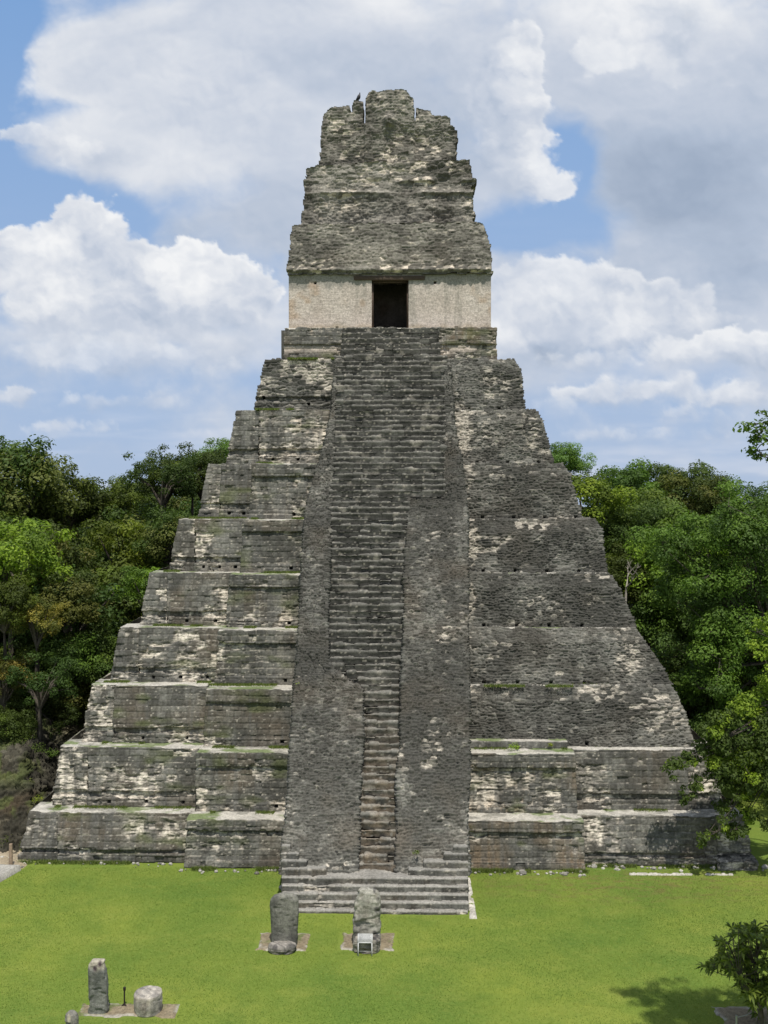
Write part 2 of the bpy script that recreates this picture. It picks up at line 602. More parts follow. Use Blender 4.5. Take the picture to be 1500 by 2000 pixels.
def sky_rgb(X, Y):
    wx = X + 60 * (fbm(X / 160, Y / 130, 301, 5) - .5) + 14 * (fbm(X / 30, Y / 30, 302, 4) - .5)
    wy = Y + 46 * (fbm(X / 160, Y / 130, 311, 5) - .5) + 14 * (fbm(X / 30, Y / 30, 312, 4) - .5)
    crisp = np.clip(blobs(wx, wy, CRISP), 0, 1)

    def height(ax, ay):
        o = 1.15 * (fbm(ax / 230, ay / 150, 321, 6, .52) - .5)
        for s, w in ((95, .34), (42, .20), (19, .12), (9, .07)):
            o = o + w * (cells(ax / s, ay / s * 1.15, 330 + s) - .52) * (.30 + .80 * crisp)
        return o
    h = height(wx, wy)
    dens = h + .30 + blobs(wx, wy, COVER)
    wid = .62 - .50 * crisp
    a = sst(0, 1, dens / wid)
    h2 = height(wx + 7, wy - 11)
    rel = h - h2
    br = .54 + blobs(wx, wy, BRIGHT) + rel * (.45 + .55 * crisp) + .60 * (fbm(wx / 190, wy / 120, 341, 6, .55) - .5) + .25 * (dens * crisp - .1) * 0
    # thin bright rims where a crisp heap ends
    br = br + .22 * crisp * (1 - sst(.05, .5, dens))
    st = [0, .25, .5, .75, 1.0]
    cols = np.array([(.34, .415, .54), (.44, .515, .64), (.575, .63, .73), (.74, .77, .825), (.90, .91, .925)])

    def tint(b):
        b = np.clip(b, 0, 1)
        return np.stack([np.interp(b, st, cols[:, i]) for i in range(3)], -1)
    c = tint(br)
    up = np.clip((950 - Y) / 950, 0, 1.3)
    blue = mixc(C(.42, .55, .76), C(.21, .375, .67), up ** .75)
    out = mixc(blue, c, a)
    hz = np.exp(-np.clip(950 - Y, 0, None) / 190.) * .85
    streak = (fbm(X / 260, Y / 34, 351, 5) - .5)
    hzc = mixc(C(.42, .52, .69), C(.58, .64, .755), sst(-.05, .22, streak + .10 * (fbm(X / 70, Y / 30, 352, 4) - .5)))
    out = mixc(out, hzc, hz)
    # heaped clouds standing in front of the high deck: flat shaded base, bright bulging tops
    for j, (lst, fade, dirx, diry) in enumerate(HEAPS):
        ux = X + 56 * (fbm(X / 75, Y / 60, 401 + j, 7, .64) - .5)
        uy = Y + 50 * (fbm(X / 75, Y / 60, 411 + j, 7, .64) - .5)

        def hh(ax, ay):
            o = 0
            for s_, w in ((88, .36), (44, .22), (21, .11), (10, .05)):
                o = o + w * (cells(ax / s_ + j * 9, ay / s_ * 1.1, 430 + s_ + j) - .5)
            return o
        g1 = hh(ux, uy); g2 = hh(ux + 9, uy - 15)
        cov = blobs(ux, uy, lst)
        d = cov + g1 * 1.0 - .40
        side = 0; wsum = 1e-6
        for q in lst:
            w = np.exp(-((ux - q[0]) / q[2]) ** 2 - ((uy - q[1]) / q[3]) ** 2)
            side = side + w * ((ux - q[0]) / q[2] * dirx + (uy - q[1]) / q[3] * diry); wsum = wsum + w
        side = side / wsum + .25 * (fbm(X / 80, Y / 50, 451 + j, 4) - .5) * 2
        sh = sst(-.75, .55, side)          # 1 on the sharp, lit side of the heap, 0 where it dissolves
        al = sst(0, .16 + .60 * (1 - sh) + .2 * fade, d) * (1 - fade * .5) * (.30 + .70 * sst(-1.1, -.2, side))
        b2 = .36 + .42 * sh + (g1 - g2) * .70 + .95 * (fbm(ux / 120, uy / 80, 441 + j, 6, .55) - .5) + .16 * sh * (1 - sst(.02, .35, d))
        out = mixc(out, tint(b2 - .10 * fade), al)
    return out


HEAPS = [
    ([(1000, 125, 50, 62, 1.0), (950, 190, 100, 90, .9), (1010, 250, 45, 60, .8), (1065, 375, 50, 34, .8), (985, 330, 90, 70, .8)], .15, 1, -.35),
    ([(1240, 60, 120, 90, .8), (1380, 110, 160, 90, .6), (1170, 90, 50, 60, .6)], .65, -.8, .3),
    ([(330, 715, 210, 50, .7), (130, 690, 190, 50, .7), (470, 650, 80, 60, .5)], .7, 0, -1),
    ([(170, 455, 66, 76, 1.0), (40, 510, 110, 62, 1.0), (310, 535, 92, 66, 1.0), (420, 570, 90, 90, 1.0), (180, 620, 250, 92, .9), (500, 610, 50, 60, .6)], .0, 0, -1),
    ([(1000, 600, 70, 82, .9), (1110, 590, 80, 90, .95), (1210, 600, 60, 62, .8), (1310, 610, 90, 60, .6), (1120, 680, 230, 82, .7), (1350, 640, 120, 60, .5)], .25, 0, -1),
    ([(1410, 678, 85, 38, .95), (1300, 700, 150, 36, .7), (1490, 710, 60, 50, .7), (1290, 770, 170, 34, .65), (1450, 790, 90, 30, .6), (1130, 780, 90, 26, .5)], .3, 0, -1),
    ([(70, 270, 55, 32, .9), (190, 310, 80, 50, .8), (20, 260, 40, 20, .6)], .5, -.6, -.6),
    ([(22, 772, 50, 28, 1.0), (130, 835, 110, 26, .6), (330, 790, 120, 22, .5)], .5, 0, -1),
    ([(260, 790, 240, 34, .62), (420, 730, 90, 40, .6), (1200, 850, 240, 26, .58), (1110, 800, 90, 30, .6), (60, 860, 140, 22, .55), (380, 850, 130, 18, .5)], .85, 0, -1),
    ([(1150, 720, 140, 40, .7), (1440, 850, 160, 24, .6), (1330, 810, 120, 24, .6)], .7, 0, -1),
]


def build_sky():
    xs = np.concatenate([np.linspace(-6000, -300, 30)[:-1], np.arange(-300, 1800, 2.7), np.linspace(1800, 7500, 30)])
    ys = np.concatenate([np.linspace(-2600, -120, 24)[:-1], np.arange(-120, 950, 2.7), [960, 1000, 1060]])
    X, Y = np.meshgrid(xs, ys, indexing='ij')
    c = sky_rgb(X, Y)
    d = np.stack([(X - 785) / 2000, np.ones(X.shape), (950 - Y) / 2000], -1)
    d /= np.linalg.norm(d, axis=-1, keepdims=True)
    V = d * 1800 + np.array([0, 0, CAM_Z])
    m, t, N, out = new_mat('sky_light')
    e = N.n('ShaderNodeEmission')
    at = N.n('ShaderNodeAttribute', attribute_name='Col')
    t.links.new(at.outputs['Color'], e.inputs[0])
    t.links.new(e.outputs[0], out.inputs[0])
    m.cycles.emission_sampling = 'NONE'
    o = link('sky', np_mesh('sky', V.reshape(-1, 3), grid_faces(len(xs), len(ys)), c.reshape(-1, 3), m))
    o['kind'] = 'structure'


build_sky()


# ------------------------------------------------------------------ the pyramid
XC = -0.78
pyr = thing('stepped_pyramid', 'tall grey stone stepped pyramid with steep central stairway and ruined roof comb, filling the middle', 'temple pyramid', (XC, 48, 0))
INV = Matrix.Translation((-XC, -48, 0))


def adopt(o, root=None):
    """meshes are written in world coordinates: shift the data so the parent can sit at the base"""
    r = root or pyr
    off = -np.array(r.matrix_basis.translation)
    o.data.transform(Matrix.Translation(Vector(off)))
    o.parent = r
    return o


NT_ = 9
Db = [48 + 1.42 * k for k in range(NT_)]
ytop = [1586, 1459, 1338, 1226, 1119, 1014, 906, 801, 702]
Lb = [31, 96, 157, 215, 272, 331, 387, 442, 498]
Lt = [55, 115, 177, 234, 293, 351, 409, 464, 519]
Rb = [1478, 1415, 1352, 1306, 1234, 1180, 1130, 1074, 1021]
Rt = [1455, 1400, 1312, 1244, 1192, 1160, 1100, 1046, 1005]
BL = [(358, 362), (378, 383), (396, 403), (420, 427), (442, 449), (470, 475), (488, 494)]
BR = [(1143, 1141), (1128, 1124)]
CL = [(112, 112), (171, 172), (221, 226), (271, 275), (328, 330), (381, 384), (430, 436), (505, 510), None]
BAT = .5
TRD = .92
zt = []
for k in range(NT_):
    zt.append(U(Lt[k] + 60, ytop[k], Db[k] + BAT)[1])
zb = [0.0] + zt[:-1]
print('tier tops', [round(q, 2) for q in zt])


def lin(pb, pt, k, D0=None, D1=None):
    """x(z) through two photo columns at the bottom and top of tier k"""
    D0 = D0 or Db[k]; D1 = D1 or Db[k] + BAT
    a = U(pb, 1300, D0)[0]; b = U(pt, 1300, D1)[0]
    return lambda z: a + (b - a) * min(1, max(0, (z - zb[k]) / (zt[k] - zb[k])))


def tread_st(k, green=.45):
    def f(x, y):
        g = sst(.62 - green * .2, .78 - green * .2, fbm(x * .9, y * 1.5, 700 + k, 4))
        c = mixc(C(.32, .305, .27), C(.54, .51, .44), fbm(x * 2, y * 3, 720 + k, 3))
        c = mixc(c, C(.12, .12, .10), sst(.55, .7, fbm(x * 1.2, y * 2, 730 + k, 3)) * .55)
        c = mixc(c, C(.10, .15, .03), g * .8)
        return (fbm(x * 4, y * 4, 740 + k, 3) - .5) * .04, c
    return f


def wall_prof(k, fwd=0.0, kind='apron'):
    h = zt[k] - zb[k]
    y0 = Db[k] - fwd; z0 = zb[k] - .02
    yb = Db[k] + BAT + TRD + .6
    if kind == 'apron':   # plinth, recessed course, battered wall
        return [(y0, z0), (y0, z0 + .17 * h), (y0 + .13, z0 + .175 * h), (y0 + .14, z0 + .28 * h), (y0 + .01, z0 + .285 * h), (y0 + BAT, zt[k]), (yb, zt[k] + .01)]
    if kind == 'block':   # plinth, wall, overhanging cornice band
        return [(y0, z0), (y0 + .02, z0 + .15 * h), (y0 + .09, z0 + .155 * h), (y0 + .33, z0 + .775 * h), (y0 + .19, z0 + .78 * h), (y0 + .26, zt[k]), (yb, zt[k] + .01)]


def zprof_bias(k, amt=.18, lo=.12, hi=.42):
    h = zt[k] - zb[k]
    def f(u, v):
        q = v / h
        return amt * np.exp(-((q - .30) / .16) ** 2) - .10 * sst(.75, .95, q)
    return f


STL = [(552, 1650), (566, 1541), (569, 1448), (583, 1262), (590, 1100), (597, 1000), (612, 940), (632, 880), (648, 800), (655, 703)]
STR = [(913, 1650), (915, 1500), (916, 1350), (915, 1200), (912, 1010), (908, 960), (900, 900), (890, 850), (880, 760), (878, 703)]
SPL = [(697, 1700), (700, 1600), (709, 1345), (684, 1335), (655, 1310), (641, 1290), (637, 1200), (645, 1050), (650, 900), (657, 703)]
SPR = [(774, 1700), (777, 1550), (783, 1400), (790, 1200), (797, 977), (866, 973), (870, 703)]
S_D0, S_Z0, S_SL = 44.0, 1.1, .664


def stair_pt(px, py):
    D = 50
    for _ in range(30):
        x, z = U(px, py, D)
        D = S_D0 + (z - S_Z0) * S_SL
    return x, z


def zx(lst):
    return interp([(lambda q: (q[1], q[0]))(stair_pt(a, b)) for a, b in lst])


fSTL, fSTR, fSPL, fSPR = zx(STL), zx(STR), zx(SPL), zx(SPR)
print('stair widths', fSTL(2), fSTR(2), fSTL(25), fSTR(25))

for k in range(NT_):
    h = zt[k] - zb[k]
    xlb = U(Lb[k], 1300, Db[k])[0]; xrb = 2 * XC - xlb if k > 1 else U(Rb[k], 1300, Db[k])[0]
    if k > 1: xrb = U(Rb[k], 1300, Db[k])[0]
    # core: plain battered body reaching to the back of the pyramid
    yb = 132 - Db[k]
    ins = .35
    insr = ins if k < 2 else 1.0
    xrt = xrb - ins - .5 if k < 2 else U(Rt[k], 1300, Db[k])[0] - .7
    v = [(xlb + ins, Db[k] + .5, zb[k]), (xrb - insr, Db[k] + .5, zb[k]), (xrb - insr, yb, zb[k]), (xlb + ins, yb, zb[k]),
         (xlb + ins + .5, Db[k] + 1.0, zt[k] - .04), (xrt, Db[k] + 1.0, zt[k] - .04), (xrt, yb - .5, zt[k] - .04), (xlb + ins + .5, yb - .5, zt[k] - .04)]
    f = [(0, 1, 5, 4), (1, 2, 6, 5), (2, 3, 7, 6), (3, 0, 4, 7), (4, 5, 6, 7), (3, 2, 1, 0)]
    ter = adopt(link('terrace', np_mesh('terrace', v, f, np.tile(DARK * 1.6, (8, 1)), M_STONE, False)))
    sub = []
    sd = 100 * k
    tone = (-.02, .02, .02, .0, .0, .0, .0, .05, .05)[k]
    # left corner panel
    if k < 8:
        cb = lin(CL[k][0], CL[k][1], k)
        lb = lin(Lb[k], Lt[k], k)
        sub.append(shell('corner_panel', None, wall_prof(k, -.06), lb, cb, 130 - Db[k], lambda u, v, k=k, sd=sd: st_masonry(u, v, 11 + sd, ch=.31, bl=.5, bias=(.13, .20, .19, .12, .14, .12, .10, .10, 0)[k], vb=zprof_bias(k, .14), tone=tone + .12, tan=.12), M_STONE, side=.3, tread_style=tread_st(k), edgebite=.045, seed=k))
        bl_ = lin(BL[k][0], BL[k][1], k) if k < 7 else (lambda z: fSTL(z) + .5)
        zh = zb[k] + .17 * h * .55
        xa, xb2 = cb(zb[k]), bl_(zb[k])
        holes = [(xa + (xb2 - xa) * q, zh, .15) for q in ((.33, .82) if k % 2 == 0 else (.2, .55, .9))] if k else []
        sub.append(shell('wall_panel', None, wall_prof(k, .10), lambda z, cb=cb: cb(z), lambda z, b=bl_: b(z) + .3, Db[k] + 2.2, lambda u, v, k=k, sd=sd: (st_masonry(u, v, 12 + sd, ch=.30, bl=.52, bias=(-.06, .02, .03, .0, .02, -.03, -.04, .06, 0)[k], vb=zprof_bias(k, .17), tone=tone, tan=.35, moss=.2)), M_STONE, tread_style=tread_st(k, .5), holes=holes, edgebite=.045, seed=k + 30))
    else:
        sub.append(shell('wall_panel', None, wall_prof(k, .0), lin(Lb[k], Lt[k], k), lambda z: fSTL(z) + .4, 130 - Db[k], lambda u, v, sd=sd: st_rubble(u, v, 13 + sd, au=.4, av=.2, amp=.07, lightp=.12, tone=.10, patch=.04), M_STONE, side=.3, tread_style=tread_st(k, .8), holes=[(U(515, 760, Db[k])[0], zb[k] + .8, .16), (U(515, 760, Db[k])[0] + 2.6, zb[k] + .4, .14)], edgebite=.15, seed=k + 30))
    # projecting block beside the stair, left
    if k < 7:
        bl_ = lin(BL[k][0], BL[k][1], k, Db[k] - .7, Db[k] - .45)
        fw = .72
        holes = [(fSTL(zb[k]) - .8, zb[k] + .085 * h, .15)] if k else []
        sub.append(shell('apron_block', None, wall_prof(k, fw, 'block'), lambda z, b=bl_: b(z), lambda z: fSTL(z + .3) + .5, Db[k] + 1.9, lambda u, v, k=k, sd=sd: st_masonry(u, v, 14 + sd, ch=.30, bl=.5, bias=(-.02, .03, -.08, -.10, -.06, -.07, -.08)[k], vb=lambda u, v, h=zt[k] - zb[k]: .13 * np.exp(-((v / h - .76) / .07) ** 2) - .10 * (v / h > .9), tone=-.05, tan=.35, moss=.35, jl=.7), M_STONE, tread_style=tread_st(k, .6), holes=holes, edgebite=.06, seed=k + 60))
    # right hand side
    if k < 2:
        br = lin(BR[k][0], BR[k][1], k, Db[k] - .7, Db[k] - .45)
        sub.append(shell('apron_block', None, wall_prof(k, .72, 'block'), lambda z: fSTR(z + .3) - .5, lambda z, b=br: b(z), Db[k] + 1.9, lambda u, v, k=k, sd=sd: st_masonry(u, v, 15 + sd, ch=.29, bl=.46, bias=.0, vb=lambda u, v, h=zt[k] - zb[k]: .13 * np.exp(-((v / h - .76) / .07) ** 2) - .10 * (v / h > .9), tone=.0, tan=.95, jl=.6, moss=.15), M_STONE, tread_style=tread_st(k, .7), edgebite=.06, seed=k + 90))
        cr_ = lin((1402, 1345)[k], (1398, 1342)[k], k)
        brm = lin(BR[k][0], BR[k][1], k)
        sub.append(shell('wall_panel', None, wall_prof(k, .10), lambda z, b=brm: b(z) - .3, lambda z, c=cr_: c(z), Db[k] + 2.2, lambda u, v, k=k, sd=sd: st_masonry(u, v, 16 + sd, ch=.30, bl=.5, bias=-.08, vb=lambda u, v, h=zt[k] - zb[k], k=k: .10 * np.exp(-((v / h - .28) / .12) ** 2) + .12 * k * np.exp(-((u - 8.6) / .7) ** 2), tone=-.02, tan=.3, jl=.55), M_STONE, tread_style=tread_st(k, .3), edgebite=.05, seed=k + 91))
        sub.append(shell('corner_panel', None, wall_prof(k, -.06), lambda z, c=cr_: c(z) - .2, lin(Rb[k], Rt[k], k), 130 - Db[k], lambda u, v, k=k, sd=sd: st_masonry(u, v, 17 + sd, bias=-.02, vb=zprof_bias(k, .15), tone=.05, tan=.2), M_STONE, side=.3, tread_style=tread_st(k, .3), edgebite=.045, seed=k + 92))
    else:
        # eroded core: rubble face, tread nearly buried
        y0 = Db[k] - .35; yt = Db[k] + BAT + (.36 if k in (2, 3) else .22)
        xa = U(Rb[k], 1300, Db[k])[0]; xb2 = U(Rt[k], 1300, Db[k] + .8)[0]
        rr = interp([(zb[k], xa + .05), (zb[k] + h * .4, xa * .52 + xb2 * .48 + .15), (zb[k] + h * .8, xb2 + .25), (zt[k], xb2 - .12)])
        prof = [(y0, zb[k] - .02), (y0 + (yt - y0) * .30, zb[k] + h * .35), (y0 + (yt - y0) * .62, zb[k] + h * .75), (yt - .03, zt[k] - .03), (yt, zt[k]), (Db[k] + BAT + TRD + .6, zt[k] + .01)]
        hx = fSTR(zb[k])
        holes = [(hx + 1.0 + 1.7 * q, zb[k] + .10, .16) for q in range(4)]
        def vb(u, v, k=k, h=h, hx=hx):
            o = .30 * np.exp(-((u - hx - .30) / .42) ** 2) * sst(.0, .1, np.minimum(1, (24 - zb[k]) / 20.) + 0 * u)
            if k == 7: o = o + .20 * np.exp(-((u - 7.2) / 1.3) ** 2) * np.exp(-((v - .9) / .8) ** 2)
            if k == 3: o = o + .26 * np.exp(-((u - 11.6) / .8) ** 2) * np.exp(-((v - .9) / .55) ** 2) + .12 * np.exp(-((u - 7.9) / .5) ** 2) * np.exp(-((v - .6) / .5) ** 2)
            if k == 2: o = o + .16 * np.exp(-((u - 9.8) / .8) ** 2) * np.exp(-((v - 2.7) / .5) ** 2) + .14 * np.exp(-((u - 14) / 1.2) ** 2) * np.exp(-((v - .6) / 1.2) ** 2) + .15 * np.exp(-((u - 7.8) / .35) ** 2)
            if k == 8: o = o + .10 * np.exp(-((u - 6) / 1.0) ** 2)
            return o
        sub.append(shell('eroded_wall', None, prof, lambda z: fSTR(z) - .5, rr, 131 - Db[k], lambda u, v, k=k, sd=sd, vb=vb: st_rubble(u, v, 18 + sd, au=.26, av=.115, amp=.078, big=.10, lightp=.06, tone=(.0, .0, .20, .14, .10, .10, .12, .20, .20)[k], tan=.12, patch=-.13, vb=vb), M_STONE, du=.042, dv=.036, side=.3, tread_style=tread_st(k, .35), holes=holes, edgebite=.05, seed=k + 93))
        if k == 2:
            # surviving low plinth on the second terrace
            sub.append(shell('plinth_course', None, [(Db[2] - .85, zb[2]), (Db[2] - .8, zb[2] + .33), (Db[2] + .6, zb[2] + .34)], lambda z: fSTR(z) - .3, lambda z: U(1109, 1450, Db[2] - .85)[0], Db[2] + .6, lambda u, v: st_masonry(u, v, 777, bias=-.1, ch=.34), M_STONE, tread_style=tread_st(2, 1.0), seed=5))
    for o in sub:
        o.parent = None
        o.data.transform(Matrix.Translation(Vector((-XC, -48, 0))))
        o.parent = ter

# ---- stairway
stair_core_v = []
zs0, zs1 = 0.0, zt[8]
stw = adopt(link('stairway', np_mesh('stairway',
    [(fSTL(2) + .3, 44.6, 0), (fSTR(2) - .3, 44.6, 0), (fSTR(25) - .4, 61.5, zs1 - .5), (fSTL(25) + .4, 61.5, zs1 - .5),
     (fSTL(2) + .3, 62, 0), (fSTR(2) - .3, 62, 0), (fSTR(25) - .4, 62, zs1 - .5), (fSTL(25) + .4, 62, zs1 - .5)],
    [(0, 1, 2, 3), (0, 4, 5, 1), (1, 5, 6, 2), (0, 3, 7, 4), (3, 2, 6, 7), (4, 7, 6, 5)], np.tile(DARK, (8, 1)), M_STONE, False)))


def substair(o):
    o.parent = None
    o.data.transform(Matrix.Translation(Vector((-XC, -48, 0))))
    o.parent = stw
    return o


fl_prof = [(S_D0 + (z - S_Z0) * S_SL - (.14 if z < 16 else .02), z) for z in (1.0, 6, 12, 15.9, 16.6, 20, 24.9)] + [(S_D0 + (24.9 - S_Z0) * S_SL + 1.4, 24.95)]
def fl_st(sd, tone, lp, bot):
    tone = tone + .04
    def f(u, v):
        vb = lambda u, v: .10 * np.exp(-((u - 3.3) / .2) ** 2)
        d, c = st_rubble(u, v, sd, au=.24, av=.11, amp=.10, big=.13, lightp=lp, tone=tone, patch=-.22, vb=None, tan=.3)
        lw = 1 - sst(1.0, 7.5, v + 2 * (fbm(u * .6, v * .5, sd + 3) - .5))
        c = mixc(c, c * 1.6, lw * bot)
        return d, c
    return f
substair(shell('rubble_flank', None, fl_prof, fSTL, lambda z: fSPL(z), 61.5, fl_st(501, -.04, .07, 1.0), M_STONE, du=.045, dv=.04, side=.2, edgebite=0, seed=1))
substair(shell('rubble_flank', None, fl_prof, lambda z: fSPR(z), fSTR, 61.5, fl_st(502, -.13, .045, .8), M_STONE, du=.045, dv=.04, side=.2, edgebite=0, seed=2))


def step_st(sd, tone=0., tanv=0., lightt=.5):
    def f(u, v):
        row = np.zeros(u.shape) + sd
        bl = .55
        uu = u + .3 * (vn(u * 1.5, row, sd) - .5)
        cc = np.floor(uu / bl); fc = uu / bl - cc
        h = hsh(cc, row.astype(int)); h2 = hsh(cc, row.astype(int) + 7)
        e = np.minimum(fc, 1 - fc) * bl
        d = (fbm(u * 1.3, v * .8, sd, 3) - .5) * .20 + (h - .5) * .09 - (1 - sst(0, .06, e)) * .035 + (vn(u * 7, v * 9, sd + 4) - .5) * .03
        d = d - (h2 > .93) * .07
        t = np.clip((h2 - .5) * .5 + (fbm(u * .8, v + sd * .11, 5, 4) - .5) * 1.2 + tone, 0, 1)
        c = mixc(DARK * .9, MID, t)
        c = mixc(c, TAN * 1.0, np.clip(tanv * (fbm(u * 2, v * 3, sd + 5, 3) - .25) * 1.8, 0, .9))
        c = mixc(c, LIGHT * .7, sst(.68, .78, fbm(u * 1.6, v * 1.5, sd + 8, 3)) * .6)
        spk = hsh(np.floor(u / .1), np.floor(v / .07), row.astype(int)) > .95
        c = np.where(spk[..., None], LIGHT * .6, c)
        # tread painted paler than the riser, as under a high sun
        c = mixc(c, C(.25, .24, .21), sst(.27, .33, v) * lightt * (.35 + .75 * vn(u * 3, v * 2, sd + 9)))
        return d, c
    return f


RISE = .30
ns_ = int((zt[8] - S_Z0) / RISE)
for i in range(ns_ + 1):
    z0 = S_Z0 + RISE * i
    y0 = S_D0 + (z0 - S_Z0) * S_SL + (.16 if z0 < 14 else .06)
    tanv = .62 * max(0, 1 - max(0, z0 - 2.0) / 7.0)
    a = fSPL(z0 + .15) - .08; b = fSPR(z0 + .15) + .08
    z1 = z0 + RISE
    prof = [(y0 + .02, z0 - .05), (y0 + .0, z0 + .10), (y0 - .03, z1 - .05), (y0 - .005, z1), (y0 + RISE * S_SL + .05, z1 - .01)]
    o = shell('step', None, prof, lambda z, a=a: a, lambda z, b=b: b, y0 + .7, step_st(900 + i * 3, tone=.0, tanv=tanv, lightt=.5 + .3 * tanv), M_STONE, du=.05, dv=.045, side=.3, treadn=1, seed=i)
    substair(o)

# broad bottom steps
xa, xb2 = U(550, 1790, 42.3)[0], U(914, 1790, 42.3)[0]
for i in range(5):
    y0 = 42.25 + .25 * i
    z0, z1 = (0 if i == 0 else .1 + .25 * (i - 1)), .1 + .25 * i
    xl_, xr_ = (U(550, 1700, y0)[0], U(914, 1700, y0)[0])
    prof = [(y0 + .01, z0 - .06), (y0, z1 - .02), (y0 + .015, z1), (y0 + (.34 if i < 4 else 1.3), z1 - .005)]
    def bst(u, v, i=i):
        d, c = st_masonry(u, v + 5, 1300 + i, ch=3, bl=.55, bias=-.12, jl=.4, tone=.02, tan=.25)
        d = d * .8 + (fbm(u, v, 1310 + i, 3) - .5) * .05
        e = sst(.255, .30, v if i else v + .15)
        c = mixc(c, mixc(C(.20, .19, .17), C(.42, .40, .355), fbm(u * 1.5, v * 4, 1330 + i, 3)), e * (.75))  # tread colour lightened, as if sunlit
        return d, c
    substair(shell('broad_step', None, prof, lambda z, a=xl_: a, lambda z, b=xr_: b, 46.5, bst, M_STONE, dv=.035, side=.2, treadn=1, seed=i))
LEFTP = [(636, 0), (600, 1), (583, 2), (566, 3)]
RIGHTP = [(798, 0), (828, 1), (868, 2), (886, 3)]
for lst, sgn in ((LEFTP, -1), (RIGHTP, 1)):
    for px, i in lst:
        y0 = 43.5 + .25 * i; z0 = 1.1 + .25 * i; z1 = z0 + .25
        xi = U(px, 1700, y0)[0]
        xo = U(550 if sgn < 0 else 914, 1700, y0)[0]
        a, b = min(xi, xo), max(xi, xo)
        prof = [(y0 + .01, z0 - .02), (y0, z1 - .02), (y0 + .015, z1), (y0 + 1.0, z1 - .005)]
        def bst(u, v, i=i, sgn=sgn):
            d, c = st_masonry(u, v + 5, 1400 + i + 9 * sgn, ch=3, bl=.5, bias=-.12, jl=.5, tone=.05, tan=.2)
            e = sst(.255, .30, v)
            c = mixc(c, C(.28, .27, .24), e * .8)  # sunlit look of the side tread put into its colour
            return d * .8, c
        substair(shell('side_step', None, prof, lambda z, a=a: a, lambda z, b=b: b, 46.5, bst, M_STONE, dv=.035, side=.2, seed=i))

# ---- shrine on top
D_PL = 61.2
z9 = zt[8]
zpl = U(757, 640, D_PL + .1)[1]
zmid = U(757, 672, D_PL)[1]
shr = adopt(link('shrine', np_mesh('shrine', [(XC - 6.5, 61.9, z9 - .1), (XC + 6.4, 61.9, z9 - .1), (XC + 6.4, 70, z9 - .1), (XC - 6.5, 70, z9 - .1),
    (XC - 6.5, 61.9, zpl - .05), (XC + 6.4, 61.9, zpl - .05), (XC + 6.4, 70, zpl - .05), (XC - 6.5, 70, zpl - .05)],
    [(0, 1, 5, 4), (1, 2, 6, 5), (2, 3, 7, 6), (3, 0, 4, 7), (4, 5, 6, 7)], np.tile(DARK, (8, 1)), M_STONE, False)))


def subshr(o):
    o.parent = None
    o.data.transform(Matrix.Translation(Vector((-XC, -48, 0))))
    o.parent = shr
    return o


def pf_st(u, v):
    d, c = st_masonry(u, v, 1501, ch=.28, bl=.6, bias=-.03, tone=.0, tan=.9, moss=.3)
    lb = np.exp(-((v - (zmid - z9) + .25) / .22) ** 2)
    c = mixc(c, C(.50, .43, .36), lb * sst(.3, .5, fbm(u * .8, v, 1502, 3)) * .9)
    return d, c
subshr(shell('base_platform', None, [(D_PL - .1, z9 - .05), (D_PL + .0, zmid - .05), (D_PL - .12, zmid), (D_PL + .02, zpl), (D_PL + 1.3, zpl)],
    lin(550, 557, 8, D_PL, D_PL), lin(973, 968, 8, D_PL, D_PL), 71, pf_st, M_STONE, side=.3, tread_style=tread_st(9, .2), edgebite=.1, seed=40))
# steps up to the shrine door
for i in range(6):
    z0 = z9 - .05 + (zpl - z9) / 6 * i; z1 = z9 - .05 + (zpl - z9) / 6 * (i + 1)
    y0 = D_PL - 1.15 + .17 * i
    a = U(665 + i, 680, y0)[0]; b = U(858, 680, y0)[0]
    subshr(shell('shrine_step', None, [(y0, z0), (y0 - .02, z1 - .03), (y0 + .01, z1), (y0 + .4, z1)], lambda z, a=a: a, lambda z, b=b: b, D_PL + .3, step_st(1600 + i, tone=.0, lightt=.25), M_STONE, side=.2, seed=i))

D_W = 62.3
zw = U(757, 534, D_W)[1]
zdoor = U(757, 547, D_W)[1]
xwl, xwr = U(564, 590, D_W)[0], U(959, 590, D_W)[0]
xdl, xdr = U(726, 590, D_W)[0], U(798, 590, D_W)[0]
wh = zw - zpl
for (a, b, nm, sd) in ((xwl, xdl, 'room_wall', 1701), (xdr, xwr, 'room_wall', 1702)):
    hl = [((a + b) / 2 + .4, zpl + .12, .15), (a + (b - a) * .32, zw - .55, .13)]
    subshr(shell(nm, None, [(D_W, zpl - .03), (D_W + .02, zw), (D_W + 1.6, zw)], lambda z, a=a: a, lambda z, b=b: b, D_W + (7.2 if 0 else 1.3), lambda u, v, sd=sd: st_plaster(u, v, sd, wh), M_STONE, side=.2, holes=hl, seed=sd))
